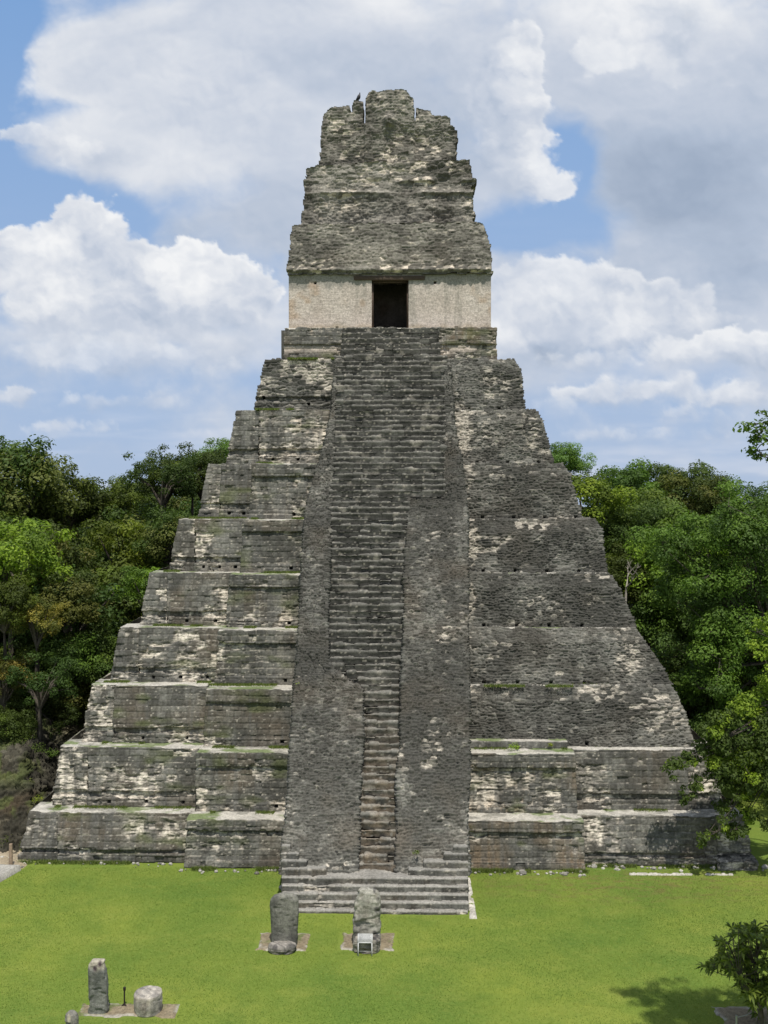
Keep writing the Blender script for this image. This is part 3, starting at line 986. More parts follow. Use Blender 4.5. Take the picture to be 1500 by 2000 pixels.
# outer side walls and back wall of the rooms
for (a, b) in ((xwl, xwl + 1.2), (xwr - 1.2, xwr)):
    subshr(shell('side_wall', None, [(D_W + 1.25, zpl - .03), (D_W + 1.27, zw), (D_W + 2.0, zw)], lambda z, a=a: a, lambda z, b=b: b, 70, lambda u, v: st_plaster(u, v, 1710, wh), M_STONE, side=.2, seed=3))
subshr(shell('inner_wall', None, [(D_W + 3.2, zpl - .03), (D_W + 3.2, zw), (D_W + 3.6, zw)], lambda z: xwl + 1.0, lambda z: xwr - 1.0, D_W + 4.4, lambda u, v: (st_plaster(u, v, 1720, wh)[0], st_plaster(u, v, 1720, wh)[1] * .16), M_STONE, du=.2, dv=.2, side=.4, seed=3))  # plaster colour darkened to stand for the shade inside the room
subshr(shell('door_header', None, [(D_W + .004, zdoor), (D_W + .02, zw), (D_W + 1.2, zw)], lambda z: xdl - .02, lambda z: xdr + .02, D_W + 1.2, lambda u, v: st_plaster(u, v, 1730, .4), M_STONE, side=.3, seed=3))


def box_verts(x0, x1, y0, y1, z0, z1):
    return [(x0, y0, z0), (x1, y0, z0), (x1, y1, z0), (x0, y1, z0), (x0, y0, z1), (x1, y0, z1), (x1, y1, z1), (x0, y1, z1)]


BOXF = [(0, 1, 5, 4), (1, 2, 6, 5), (2, 3, 7, 6), (3, 0, 4, 7), (4, 5, 6, 7), (3, 2, 1, 0)]


def boxes(name, lst, mat, cols=None, bev=0.0):
    V = []; Fs = []
    for b in lst:
        n = len(V)
        V += box_verts(*b)
        Fs += [tuple(n + q for q in f) for f in BOXF]
    me = np_mesh(name, V, Fs, None if cols is None else np.tile(cols, (len(V), 1)), mat, False)
    o = link(name, me)
    if bev:
        m = o.modifiers.new('bevel', 'BEVEL'); m.width = bev; m.segments = 2; m.limit_method = 'ANGLE'
    return o


lx0, lx1 = U(691, 543, D_W)[0], U(830, 543, D_W)[0]
zl0, zl1 = U(757, 546, D_W)[1], U(757, 540.5, D_W)[1]
subshr(boxes('lintel', [(lx0, lx1, D_W - .07, D_W + .3, zl0 - .03, zl1 + .05)], M_WOOD, bev=.02))
subshr(boxes('door_frame', [(xdl, xdl + .10, D_W + .25, D_W + .45, zpl, zdoor), (xdr - .10, xdr, D_W + .25, D_W + .45, zpl, zdoor), (xdl + .1, xdr - .1, D_W + .25, D_W + .45, zdoor - .1, zdoor)], M_WOOD))
subshr(shell('door_sill', None, [(D_W - .05, zpl - .02), (D_W - .04, zpl + .12), (D_W + .8, zpl + .12)], lambda z: xdl + .01, lambda z: xdr - .01, D_W + .8, lambda u, v: st_plaster(u, v, 1740), M_STONE, seed=3))

# entablature (vault zone) and roof comb
DE = 62.15
def pp(lst, D): return [U(a, b, D) for a, b in lst]
ent = pp([(559, 536), (563, 500), (565, 470), (567, 436), (590, 433), (922, 429), (947, 431), (952, 455), (958, 470), (961, 510), (962, 533)], DE)


def ent_y(X, Z):
    q = np.clip((Z - zw) / 3.3, 0, 1)
    y = DE + .75 * q - .12 * sst(.0, .06, q) * (1 - sst(.06, .13, q))
    y = y + (1 - sst(0, .05, q)) * .10 - .05
    return y
def ent_st(u, v):
    d, c = st_rubble(u, v, 1801, au=.32, av=.15, amp=.065, big=.08, lightp=.10, tone=.36, patch=-.08, vb=lambda u, v: .18 * (1 - sst(.15, .8, v - zw)) - .03, tan=.12)
    return d, c * C(1.44, 1.39, 1.34) * (.62 / np.maximum(.62, c[..., :1] * 1.42))
# slab depth profile keeps the roof mass over the rooms
ento = mask_slab('entablature', None, ent, ent_y, 7.4, ent_st, M_STONE, rag=.06, seed=5, K=14)
subshr(ento)

D_R = 65.6
comb = adopt(link('roof_comb', np_mesh('roof_comb', box_verts(U(600, 400, D_R)[0], U(915, 400, D_R)[0], D_R + .8, D_R + 3.0, zw + 1.5, U(700, 330, D_R)[1]), BOXF, np.tile(DARK, (8, 1)), M_STONE, False)))


def subcomb(o):
    o.parent = None
    o.data.transform(Matrix.Translation(Vector((-XC, -48, 0))))
    o.parent = comb
    return o


low = pp([(590, 470), (588, 424), (592, 415), (593, 395), (597, 375), (595, 362), (593, 352), (597, 348), (600, 325), (623, 320), (887, 309), (918, 310), (919, 318), (922, 345), (931, 350), (929, 357), (922, 362), (924, 400), (925, 410), (931, 418), (924, 422), (924, 470)], D_R)
def low_y(X, Z):
    zz = U(757, 376, D_R)[1]; z2 = U(757, 350, D_R)[1]
    y = D_R + .25 * sst(zz - .05, zz + .1, Z) - .0 * X
    y = y + .10 * np.sin(X * 2.1) * .3
    y = y - .22 * np.exp(-((Z - zz - .1 * (fbm(X * .8, X * 0, 5, 3) - .5)) / .16) ** 2) * sst(.3, .5, fbm(X * .5, X * 0, 8, 3)) - .16 * np.exp(-((Z - z2) / .14) ** 2) * sst(.4, .6, fbm(X * .7, X * 0 + 3, 9, 3))
    # weathered remains of figures on the upper part
    y = y - .35 * (fbm(X * .8, Z * .9, 1900, 3, .6) - .5) * 1.6
    return y
cst = lambda sd, vb=None: (lambda u, v: st_rubble(u, v, sd, au=.32, av=.15, amp=.065, big=.08, lightp=.10, tone=.36, patch=-.09, vb=vb, tan=.08))
zc = U(757, 360, D_R)[1]
cst_pale = lambda st: (lambda u, v: (lambda dc: (dc[0], dc[1] * C(1.56, 1.50, 1.46) * (.62 / np.maximum(.62, dc[1][..., :1] * 1.5))))(st(u, v)))
subcomb(mask_slab('lower_comb', None, low, low_y, 3.4, cst_pale(cst(1901, lambda u, v: .13 * np.exp(-((v - zc - .3) / .35) ** 2))), M_STONE, seed=6, K=8))
D_U = 66.4
up = pp([(622, 345), (624, 322), (626, 290), (627, 262), (629, 235), (633, 222), (642, 213), (660, 209), (683, 205), (685, 218), (689, 219), (690, 197), (709, 197), (710, 243), (715, 243), (714, 195), (722, 182), (760, 180), (793, 181), (801, 189), (807, 198), (809, 236), (812, 236), (813, 211), (840, 215), (845, 224), (870, 226), (879, 231), (880, 246), (888, 250), (893, 258), (895, 275), (889, 280), (892, 300), (888, 310), (890, 345)], D_U)
xm0, xm1 = U(712, 200, D_U)[0], U(810, 200, D_U)[0]
zf = U(757, 240, D_U)[1]
xf = U(761, 240, D_U)[0]
def up_y(X, Z):
    y = D_U + 0 * X
    c = sst(xm0 - .05, xm0 + .05, X) * (1 - sst(xm1 - .05, xm1 + .05, X))
    y = y - .28 * c
    y = y - .30 * np.exp(-(((X - xf) / .36) ** 2 + ((Z - zf) / .4) ** 2) ** 2) * c     # worn seated figure, centre
    y = y - .30 * (fbm(X * .9, Z * .8, 1950, 3, .6) - .5) * 1.6
    return y
subcomb(mask_slab('upper_comb', None, up, up_y, 2.0, cst_pale(cst(1951, lambda u, v: .07 * np.exp(-((v - U(700, 295, D_U)[1]) / .6) ** 2))), M_STONE, seed=7, K=6, rag=.045))

# rows of hidden cells behind the comb are solid; the vulture
def tube_mesh(paths, sides=8, wob=0.0, seed=0):
    V = []; Fs = []
    for pts, rad in paths:
        pts = [Vector(p) for p in pts]
        base = len(V)
        for i, p in enumerate(pts):
            t = (pts[min(i + 1, len(pts) - 1)] - pts[max(i - 1, 0)]).normalized()
            a = t.cross(Vector((0, 0, 1)) if abs(t.z) < .9 else Vector((1, 0, 0))).normalized()
            b = t.cross(a).normalized()
            for s in range(sides):
                an = 2 * math.pi * s / sides
                V.append(tuple(p + (a * math.cos(an) + b * math.sin(an)) * rad[i]))
        for i in range(len(pts) - 1):
            for s in range(sides):
                s2 = (s + 1) % sides
                Fs.append((base + i * sides + s, base + i * sides + s2, base + (i + 1) * sides + s2, base + (i + 1) * sides + s))
    return V, Fs


bx, bz = U(699.5, 197.5, D_U + .6)
BIRD_SCALE = .85
bird = thing('vulture', 'small black vulture perched on the roof comb beside the sky slit', 'bird', (bx, D_U + .6, bz))
body = tube_mesh([([(0, 0, .08), (-.01, 0, .13), (.02, 0, .22), (.06, 0, .34), (.09, 0, .44), (.115, 0, .50), (.125, -.01, .55), (.128, -.03, .60), (.13, -.05, .63)], [.03, .10, .135, .13, .10, .06, .04, .045, .01]),
                  ([(-.04, .02, .22), (-.12, .03, .10), (-.17, .03, .0)], [.09, .07, .03])], 10)
link('body', np_mesh('body', body[0], body[1], None, M_FEATHER), bird)
leg = tube_mesh([([(.0, -.03, .12), (.01, -.03, 0.0)], [.014, .01]), ([(.0, .05, .12), (.01, .05, 0.0)], [.014, .01])], 6)
link('legs', np_mesh('legs', leg[0], leg[1], None, M_IRON), bird)
beak = tube_mesh([([(.13, -.06, .605), (.15, -.11, .60), (.15, -.13, .585)], [.018, .012, .003])], 6)
link('beak', np_mesh('beak', beak[0], beak[1], None, M_IRON), bird)

bird.scale = (BIRD_SCALE,) * 3

# ------------------------------------------------------------------ ground
def ground_mat():
    m, t, N, out = new_mat('lawn')
    b = N.n('ShaderNodeBsdfPrincipled')
    t.links.new(b.outputs[0], out.inputs[0])
    g = N.n('ShaderNodeTexCoord').outputs['Object']
    n1 = N.ramp(N.noise(g, .16, 5, .6), .32, .68)
    n2 = N.ramp(N.noise(g, .9, 6, .65), .3, .7)
    n3 = N.ramp(N.noise(g, 9.0, 5, .7), .25, .75)
    n4 = N.ramp(N.noise(g, 45.0, 3, .7), .2, .8)
    c = N.mix(n1, (.100, .166, .030), (.208, .250, .042))
    c = N.mix(N.m('MULTIPLY', n2, .65), c, (.128, .192, .032))
    c = N.mix(N.m('MULTIPLY', N.ramp(n3, .45, 1.0), .45), c, (.22, .27, .06))
    f = N.m('ADD', N.m('MULTIPLY', n4, .4), .78)
    c = N.v('MULTIPLY', c, N.comb(f, f, f))
    pt = N.m('MULTIPLY', N.ramp(N.noise(N.v('MULTIPLY', g, (1, 1.5, 1)), .38, 9, .72), .46, .70), .42)
    c = N.mix(pt, c, (.255, .275, .060))
    pd = N.m('MULTIPLY', N.ramp(N.noise(N.v('ADD', g, (31, 7, 0)), .6, 9, .72), .52, .72), .45)
    c = N.mix(pd, c, (.075, .135, .024))
    # worn brownish grass in front of the right hand terrace
    sp = N.n('ShaderNodeSeparateXYZ'); t.links.new(g, sp.inputs[0])
    q = N.v('MULTIPLY', N.v('SUBTRACT', g, (10.5, 45.6, 0)), (1 / 8.0, 1 / 1.9, 0))
    e = N.m('EXPONENT', N.m('MULTIPLY', N.v('DOT_PRODUCT', q, q), -1.0))
    gs = N.v('MULTIPLY', g, (1, 2.6, 1))
    dirt = N.m('MULTIPLY', e, N.ramp(N.noise(gs, 1.1, 6, .65), .45, .68))
    c = N.mix(N.m('MULTIPLY', dirt, .75), c, (.17, .115, .055))
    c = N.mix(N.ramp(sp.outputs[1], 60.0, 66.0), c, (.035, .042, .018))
    t.links.new(c, b.inputs['Base Color'])
    b.inputs['Roughness'].default_value = 1.0
    b.inputs['Specular IOR Level'].default_value = .1
    bp = N.n('ShaderNodeBump'); bp.inputs['Strength'].default_value = .5; bp.inputs['Distance'].default_value = .03
    t.links.new(N.noise(g, 22.0, 4, .7), bp.inputs['Height'])
    t.links.new(bp.outputs[0], b.inputs['Normal'])
    return m


M_LAWN = ground_mat()
xs = np.concatenate([np.linspace(-400, -40, 12)[:-1], np.linspace(-40, 40, 161), np.linspace(40, 400, 12)[1:]])
ys = np.concatenate([np.linspace(-60, 20, 9)[:-1], np.linspace(20, 90, 141), np.linspace(90, 900, 20)[1:]])
GX, GY = np.meshgrid(xs, ys, indexing='ij')
def ground_h(x, y):
    return (fbm(np.asarray(x) * .25, np.asarray(y) * .25, 77, 2) - .5) * .08 - .02
GZ = ground_h(GX, GY)
link('ground', np_mesh('ground', np.stack([GX, GY, GZ], -1).reshape(-1, 3), grid_faces(len(xs), len(ys)), None, M_LAWN))['kind'] = 'structure'

# short grass blades on the lawn
rng = np.random.default_rng(5)


def blade_mesh(name, P, hgt, wid, cols, mat, lean=.5):
    n = len(P)
    a = rng.uniform(0, 2 * math.pi, n)
    s = np.stack([np.cos(a), np.sin(a), np.zeros(n)], 1) * (wid * rng.uniform(.6, 1.3, n))[:, None]
    l = rng.normal(0, lean, (n, 2)) * hgt[:, None]
    tip = P + np.stack([l[:, 0], l[:, 1], hgt], 1)
    V = np.stack([P - s, P + s, tip], 1).reshape(-1, 3)
    Fc = np.arange(3 * n).reshape(n, 3)
    return np_mesh(name, V, Fc, np.repeat(cols, 3, 0), mat)


NB = 230000
yy = 33 + 16 * rng.random(NB) ** .9
xx = rng.uniform(-1, 1, NB) * (yy * .42) + .0
gz = ground_h(xx, yy)
g1 = fbm(xx * .25, yy * .25, 31, 4)
tcol = mixc(C(.108, .176, .032), C(.252, .298, .060), np.clip(sst(.32, .68, g1) * .55 + rng.random(NB) * .5, 0, 1))
worn = np.exp(-(((xx - 10.5) / 8) ** 2 + ((yy - 45.6) / 1.9) ** 2)) * (rng.random(NB) < .5)
tcol = mixc(tcol, C(.24, .19, .08), worn * .8)
dry = sst(.56, .70, fbm(xx * .5, yy * 1.1, 35, 4))
tcol = mixc(tcol, C(.30, .32, .07), dry * .45)
PADS = [ground_at(718, 1838) + (1.15, .85), ground_at(552, 1838) + (1.1, .85), ground_at(250, 1974) + (1.75, .52), ground_at(1480, 1992) + (1.3, .9)]
keep = np.ones(NB, bool)
for (a, b, c_, d_) in PADS:
    keep &= ~((np.abs(xx - a) < c_) & (np.abs(yy - b) < d_))
keep &= ~((xx > xa - .1) & (xx < xb2 + .1) & (yy > 42.1))
keep &= ~(yy > 47.3)
M_BLADE = leaf_mat('grass_blades', .3, .15)
gr = link('grass', blade_mesh('grass', np.stack([xx, yy, gz - .005], 1)[keep], rng.uniform(.02, .062, NB)[keep], .012, tcol[keep], M_BLADE))
tag(gr, 'short mown green grass covering the plaza lawn', 'grass', kind='stuff')

# tufts on the terraces and along the wall foot
P = []; Hh = []
for k in range(NT_):
    for side in (0, 1):
        if side == 1 and k > 2: continue
        n = 9000 if side == 0 else 6000
        if side == 0:
            x = rng.uniform(U(Lt[k], 1300, Db[k])[0] + .3, fSTL(zt[k]) - .05, n)
        else:
            x = rng.uniform(fSTR(zt[k]) + .05, U(1340, 1300, Db[k])[0], n)
        yf = Db[k] + BAT + TRD - .05 - np.abs(rng.normal(0, .16, n))
        blk = (x > U(BL[min(k, 6)][1], 1300, Db[k])[0]) if side == 0 else (x < U(BR[min(k, 1)][1], 1300, Db[k])[0])
        yf = np.where(blk, yf - .72, yf)
        m = fbm(x * .9, x * 0 + k * 7 + side, 88, 3) > .53
        P.append(np.stack([x, yf, np.full(n, zt[k] - .01)], 1)[m]); Hh.append(rng.uniform(.04, .16, n)[m])
n = 16000
for (x0, x1, yy0) in ((-18.2, -10.4, 47.85), (-10.3, -5.1, 47.15), (2.9, 8.6, 47.15), (8.6, 16.6, 47.85)):
    x = rng.uniform(x0, x1, 5000)
    m = fbm(x * .9, x * 0, 89, 4) > .50
    P.append(np.stack([x, yy0 - np.abs(rng.normal(0, .12, 5000)), np.full(5000, -.03)], 1)[m]); Hh.append(rng.uniform(.04, .20, 5000)[m])
P = np.concatenate(P); Hh = np.concatenate(Hh)
cc = mixc(C(.07, .11, .025), C(.20, .22, .06), rng.random(len(P)))
tu = link('ledge_grass', blade_mesh('ledge_grass', P, Hh, .014, cc, M_BLADE))
tag(tu, 'patchy grass tufts growing along the pyramid ledges and wall foot', 'grass', kind='stuff')

# ------------------------------------------------------------------ stelae, altars and small things on the lawn
def loft(name, parent, prof, nseg=80, power=3.0, amp=.03, seed=0, colf=None, mat=M_STONE, nz=70, roll=0.0):
    """stone body from rows (z, cx, halfwidth, halfdepth, cy)"""
    P = np.array(prof, float)
    t = np.linspace(0, 1, nz)
    tt = np.linspace(0, 1, len(P))
    arcs = np.concatenate([[0], np.cumsum(np.hypot(np.diff(P[:, 0]), np.diff(P[:, 2])) + 1e-4)]); arcs /= arcs[-1]
    R = np.stack([np.interp(t, arcs, P[:, i]) for i in range(5)], 1)
    a = np.linspace(0, 2 * math.pi, nseg, endpoint=False)
    ca, sa = np.cos(a), np.sin(a)
    ex = np.sign(ca) * np.abs(ca) ** (2 / power); ey = np.sign(sa) * np.abs(sa) ** (2 / power)
    X = R[:, 1:2] + R[:, 2:3] * ex; Y = R[:, 4:5] + R[:, 3:4] * ey; Z = R[:, 0:1] + 0 * ex
    uu = np.arctan2(ey, ex) / math.pi * 2 + 0 * X
    nse = fbm(np.abs(uu) * 2.2 * max(R[:, 2]) + 3, Z * 3.0, seed, 4, .6) - .5
    nx = ex + 0 * X; ny = ey + 0 * X
    d = nse * 2 * amp + (fbm(np.abs(uu) * 7 * max(R[:, 2]) + 3, Z * 9.0, seed + 4, 3, .6) - .5) * amp * 1.3
    d = d - amp * 1.6 * sst(.62, .68, fbm(np.abs(uu) * 3 * max(R[:, 2]) + 8, Z * 3.6, seed + 6, 3, .6))
    X = X + nx * d; Y = Y + ny * d
    Z = Z + (fbm(X * 3, Y * 3, seed + 9, 3) - .5) * amp * sst(.8, 1, t)[:, None]
    V = np.stack([X, Y, Z], -1).reshape(-1, 3)
    Fs = []
    for i in range(nz - 1):
        for s in range(nseg):
            s2 = (s + 1) % nseg
            Fs.append((i * nseg + s, i * nseg + s2, (i + 1) * nseg + s2, (i + 1) * nseg + s))
    top = len(V)
    V = np.concatenate([V, [[R[-1, 1], R[-1, 4], R[-1, 0] + .005]]])
    X2, Y2, Z2 = V[:, 0], V[:, 1], V[:, 2]
    c = colf(X2, Y2, Z2)
    me = np_mesh(name, V, Fs, c, mat)
    # cap
    import bmesh
    bm = bmesh.new(); bm.from_mesh(me); bm.verts.ensure_lookup_table()
    for s in range(nseg):
        bm.faces.new((bm.verts[(nz - 1) * nseg + s], bm.verts[(nz - 1) * nseg + (s + 1) % nseg], bm.verts[top])).smooth = True
    bm.to_mesh(me); bm.free()
    return link(name, me, parent)


def stonecol(seed, lo, hi, stain=.5, warm=0.0):
    def f(x, y, z):
        n = fbm(x * 2.4 + 9, z * 1.2 + y * 2, seed, 4, .6)
        s = fbm(x * 6 + y * 6, z * .8, seed + 3, 3, .6)
        c = mixc(np.array(lo), np.array(hi), sst(.3, .7, n * .6 + s * .4))
        c = mixc(c, C(.30, .21, .13), warm * sst(.5, .75, fbm(x * 3, z * 3 + y, seed + 5, 3)))
        c = mixc(c, C(.035, .033, .035), stain * sst(.58, .72, fbm(x * 3.1 + 4, z * 2.3 + y * 2, seed + 7, 3)))
        return c
    return f


def pad(name, label, px, py, hw, hd, seed, cx=0, rows=None):
    x, y = ground_at(px, py)
    nx, ny = 60, 40
    a = np.linspace(-hw, hw, nx); b = np.linspace(-hd, hd, ny)
    X, Y = np.meshgrid(a, b, indexing='ij')
    edge = np.minimum((hw - np.abs(X)) , (hd - np.abs(Y)))
    edge = edge - .22 * np.maximum(0, fbm(X * 2.2, Y * 2.2, seed + 8, 4) - .42) * 2
    Z = .035 * sst(0, .12, edge) - .08 * (edge < .02) + (fbm(X * 3, Y * 3, seed, 3) - .5) * .03
    X = X + (fbm(X * 1.5, Y * 1.5, seed + 1, 2) - .5) * .12
    c = mixc(C(.17, .135, .085), C(.27, .225, .15), fbm(X * 2, Y * 2, seed + 2, 4))
    c = mixc(c, C(.09, .13, .03), sst(.55, .7, fbm(X * 1.6, Y * 1.6, seed + 3, 3)) * .7)
    c = mixc(c, C(.36, .34, .29), (1 - sst(.05, .22, edge)) * sst(.45, .6, fbm(X * 2.5, Y * 2.5, seed + 4, 3)) * .8)
    o = link(name, np_mesh(name, np.stack([X, Y, Z], -1).reshape(-1, 3), grid_faces(nx, ny), c.reshape(-1, 3), M_STONE), None, (x, y, .0))
    o['kind'] = 'structure'
    return o


pad('path', '', 552, 1839, 1.03, .80, 3)
pad('path', '', 718, 1839, 1.08, .82, 5)
pad('path', '', 250, 1974, 1.75, .50, 7)
pad('path', '', 1480, 1992, 1.3, .9, 9)

# left stela: smooth rounded grey slab, wider at the top
x, y = ground_at(556, 1846)
sc = y / F
o = loft('stela', None, [(-.1, 0, 22 * sc, .22, 0), (.15, 0, 25 * sc, .23, 0), (45 * sc, 0, 27 * sc, .23, 0), (80 * sc, -.01, 28.5 * sc, .22, 0), (92 * sc, .0, 27.5 * sc, .21, 0), (99 * sc, .02, 22 * sc, .19, 0), (103 * sc, .04, 12 * sc, .12, 0), (104 * sc, .05, 2 * sc, .03, 0)],
         power=3.6, amp=.018, seed=21, colf=stonecol(210, (.10, .10, .085), (.20, .195, .165), .35))
o.location = (x, y, 0); tag(o, 'smooth dark grey rounded stela standing left of the stair foot, wider toward its top', 'stela')
xa2, ya2 = ground_at(552, 1855)
o = loft('altar', None, [(-.05, 0, .46, .28, 0), (.02, 0, .51, .31, 0), (.12, 0, .54, .33, 0), (.21, 0, .53, .32, 0), (.27, 0, .49, .28, 0), (.285, .0, .2, .15, 0), (.29, 0, .02, .02, 0)], power=2.6, amp=.035, seed=22, colf=stonecol(220, (.10, .095, .085), (.34, .31, .27), .6))
o.location = (xa2, ya2 - .10, 0); tag(o, 'low dark round altar stone at the foot of the smooth stela', 'altar')
# middle stela: broken carved slab
x, y = ground_at(717, 1846)
sc = y / F
o = loft('stela', None, [(-.1, 0, 25 * sc, .24, 0), (.2, 0, 27 * sc, .25, 0), (50 * sc, .0, 27 * sc, .26, 0), (85 * sc, .03, 26 * sc, .26, 0), (100 * sc, .05, 24 * sc, .24, 0), (108 * sc, .04, 20 * sc, .2, 0), (113 * sc, -.02, 13 * sc, .14, 0), (115 * sc, -.05, 2 * sc, .03, 0)],
         power=4, amp=.06, seed=33, colf=stonecol(230, (.13, .125, .105), (.38, .365, .31), .75, .1))
o.location = (x, y, 0); tag(o, 'tall eroded carved stela in front of the broad steps, behind the sign', 'stela')
xa2, ya2 = ground_at(715, 1856)
o = loft('altar', None, [(-.05, 0, .44, .30, 0), (.02, 0, .51, .36, 0), (.28, .0, .53, .38, 0), (.44, .0, .54, .38, 0), (.52, 0, .50, .34, 0), (.54, .0, .2, .15, 0), (.545, 0, .02, .02, 0)], power=2.6, amp=.05, seed=34, colf=stonecol(240, (.09, .085, .08), (.33, .30, .25), .75))
o.location = (xa2, ya2 + .02, 0); tag(o, 'squat round altar stone directly behind the small sign', 'altar')
# tall stela at left
x, y = ground_at(193, 1977)
sc = y / F
o = loft('stela', None, [(-.1, 0, 19 * sc, .20, 0), (.08, 0, 20.5 * sc, .21, 0), (.2, 0, 19 * sc, .20, 0), (50 * sc, -.01, 19 * sc, .20, 0), (84 * sc, -.03, 18 * sc, .19, 0), (97 * sc, -.04, 17 * sc, .17, 0), (103 * sc, -.01, 14.5 * sc, .12, .02), (106 * sc, .0, 12 * sc, .05, .04), (106.5 * sc, 0, 1 * sc, .02, .04)],
         power=3.4, amp=.02, seed=45,  colf=lambda x_, y_, z_: mixc(mixc(stonecol(250, (.115, .12, .105), (.20, .20, .175), .2)(x_, y_, z_), C(.40, .36, .28), sst(1.45, 1.62, z_ + .25 * (fbm(x_ * 4, z_ * 3, 3, 3) - .5)) * .75), C(.05, .035, .04), np.exp(-(((x_ + .07) / .08) ** 2 + ((z_ - 1.57) / .1) ** 2) ** 2) + np.exp(-(((x_ - .08) / .07) ** 2 + ((z_ - 1.70) / .09) ** 2) ** 2)))  # hollows are shade painted on the surface, no recess cut
o.location = (x, y, 0); tag(o, 'tall narrow grey stela with two dark painted hollows near its pale top, at lower left', 'stela')
x, y = ground_at(288, 1978)
sc = y / F
o = loft('altar', None, [(-.05, 0, 24 * sc, .38, 0), (.02, 0, 26.5 * sc, .44, 0), (.3, 0, 28 * sc, .48, 0), (.60, 0, 28.5 * sc, .48, 0), (.655, .01, 27.5 * sc, .465, 0), (.675, .01, 26 * sc, .44, 0), (.68, .02, 10 * sc, .15, 0), (.68, .02, .01, .01, 0)],
         power=2.0, amp=.012, seed=56, colf=stonecol(260, (.22, .205, .185), (.54, .49, .41), .30, .2))
o.location = (x, y + .1, 0); tag(o, 'thick pale drum-shaped altar stone with a cracked dark left side, lower left', 'altar')
x, y = ground_at(140, 2013)
sc = y / F
o = loft('stela', None, [(-.1, 0, 12 * sc, .16, 0), (.1, 0, 13 * sc, .17, 0), (24 * sc, 0, 13 * sc, .17, 0), (34 * sc, 0, 11 * sc, .14, 0), (40 * sc, .01, 6 * sc, .08, 0), (41.5 * sc, .01, 1 * sc, .02, 0)], power=2.8, amp=.02, seed=61,
         colf=lambda x_, y_, z_: mixc(stonecol(270, (.10, .095, .09), (.21, .20, .17), .4)(x_, y_, z_), C(.42, .38, .28), np.exp(-(((x_ + .04) / .06) ** 2 + ((z_ - .48) / .12) ** 2) ** 2)))
o.location = (x, y, 0); tag(o, 'small broken stela stump with a pale chip, cut by the bottom edge', 'stela')

# sign in front of the middle altar
sx_, sy_ = ground_at(713, 1867)
sg = thing('information_sign', 'small white information sign on two thin metal legs before the carved stela', 'sign', (sx_, sy_, 0))
TILT = Matrix.Translation((0, 0, .50)) @ Matrix.Rotation(math.radians(-38), 4, 'X')
M_WHITE = simple_mat('white_enamel', (.50, .50, .48), .5, .08, 12)


def sgpart(nm, lst, mat, tilt=True, bev=0):
    o = boxes(nm, lst, mat, bev=bev)
    if tilt: o.data.transform(TILT)
    o.parent = sg


sgpart('panel', [(-.25, .25, -.015, .015, .02, .30)], M_BOARD)
sgpart('frame', [(-.285, -.25, -.02, .02, .0, .33), (.25, .285, -.02, .02, .0, .33), (-.25, .25, -.02, .02, .30, .33), (-.25, .25, -.02, .02, -.015, .02)], M_WHITE)
sgpart('crossbar', [(-.24, .24, -.008, .008, .17, .185)], M_METAL, False)
for q in (-.26, .26):
    sgpart('leg', [(q - .02, q + .02, -.02, .02, -.1, .50)], M_WHITE, False)
lines = []
rr_ = random.Random(3)
for j in range(6):
    zz_ = .262 - j * .038
    x_ = -.21
    while x_ < .18:
        w_ = rr_.uniform(.02, .06)
        lines.append((x_, min(x_ + w_, .21), -.0185, -.0155, zz_, zz_ + .012)); x_ += w_ + .014
sgpart('lettering', lines, M_INK)

# iron marker stake
x, y = ground_at(243, 1966)
st = thing('iron_stake', 'thin dark iron stake standing between the tall stela and the drum altar', 'stake', (x, y, 0))
V, Fs = tube_mesh([([(0, 0, -.05), (0, 0, .3), (.005, 0, .62)], [.03, .026, .026])], 8)
link('rod', np_mesh('rod', V, Fs, None, M_IRON), st)
o = boxes('head', [(-.035, .05, -.03, .03, .56, .68)], M_IRON, bev=.01); o.parent = st
V, Fs = tube_mesh([([(0, 0, .12), (-.10, -.04, .0)], [.02, .03]), ([(0, 0, .12), (.09, -.05, .0)], [.02, .03]), ([(-.11, -.04, .01), (.1, -.05, .01)], [.025, .025])], 8)
link('foot', np_mesh('foot', V, Fs, None, M_IRON), st)

# ragged strip of white stones beside the stair, and the pale kerb by the right terrace
def flat_strip(name, x0, x1, y0, y1, seed, label, cat, h=.07, c0=(.45, .42, .36), c1=(.68, .65, .58), thr=.40):
    nx = max(6, int((x1 - x0) / .05)); ny = max(6, int((y1 - y0) / .05))
    X, Y = np.meshgrid(np.linspace(0, x1 - x0, nx), np.linspace(0, y1 - y0, ny), indexing='ij')
    edge = np.minimum(np.minimum(X, (x1 - x0) - X) / (x1 - x0), np.minimum(Y, (y1 - y0) - Y) / (y1 - y0)) * 4
    f1, f2, i = worley(X, Y, .35, .3, seed)
    g = fbm(X * 1.3, Y * 1.3, seed + 2, 3) + .25 * np.clip(edge, 0, .6)
    Z = h * sst(0, .3, f2 - f1) * (.6 + .6 * i) - .12 * (1 - sst(thr, thr + .08, g))
    Z = np.where(edge <= 0, -.1, Z)
    c = mixc(np.array(c0), np.array(c1), i)
    return link(name, np_mesh(name, np.stack([X, Y, Z], -1).reshape(-1, 3), grid_faces(nx, ny), c.reshape(-1, 3), M_STONE), None, (x0, y0, 0)), label


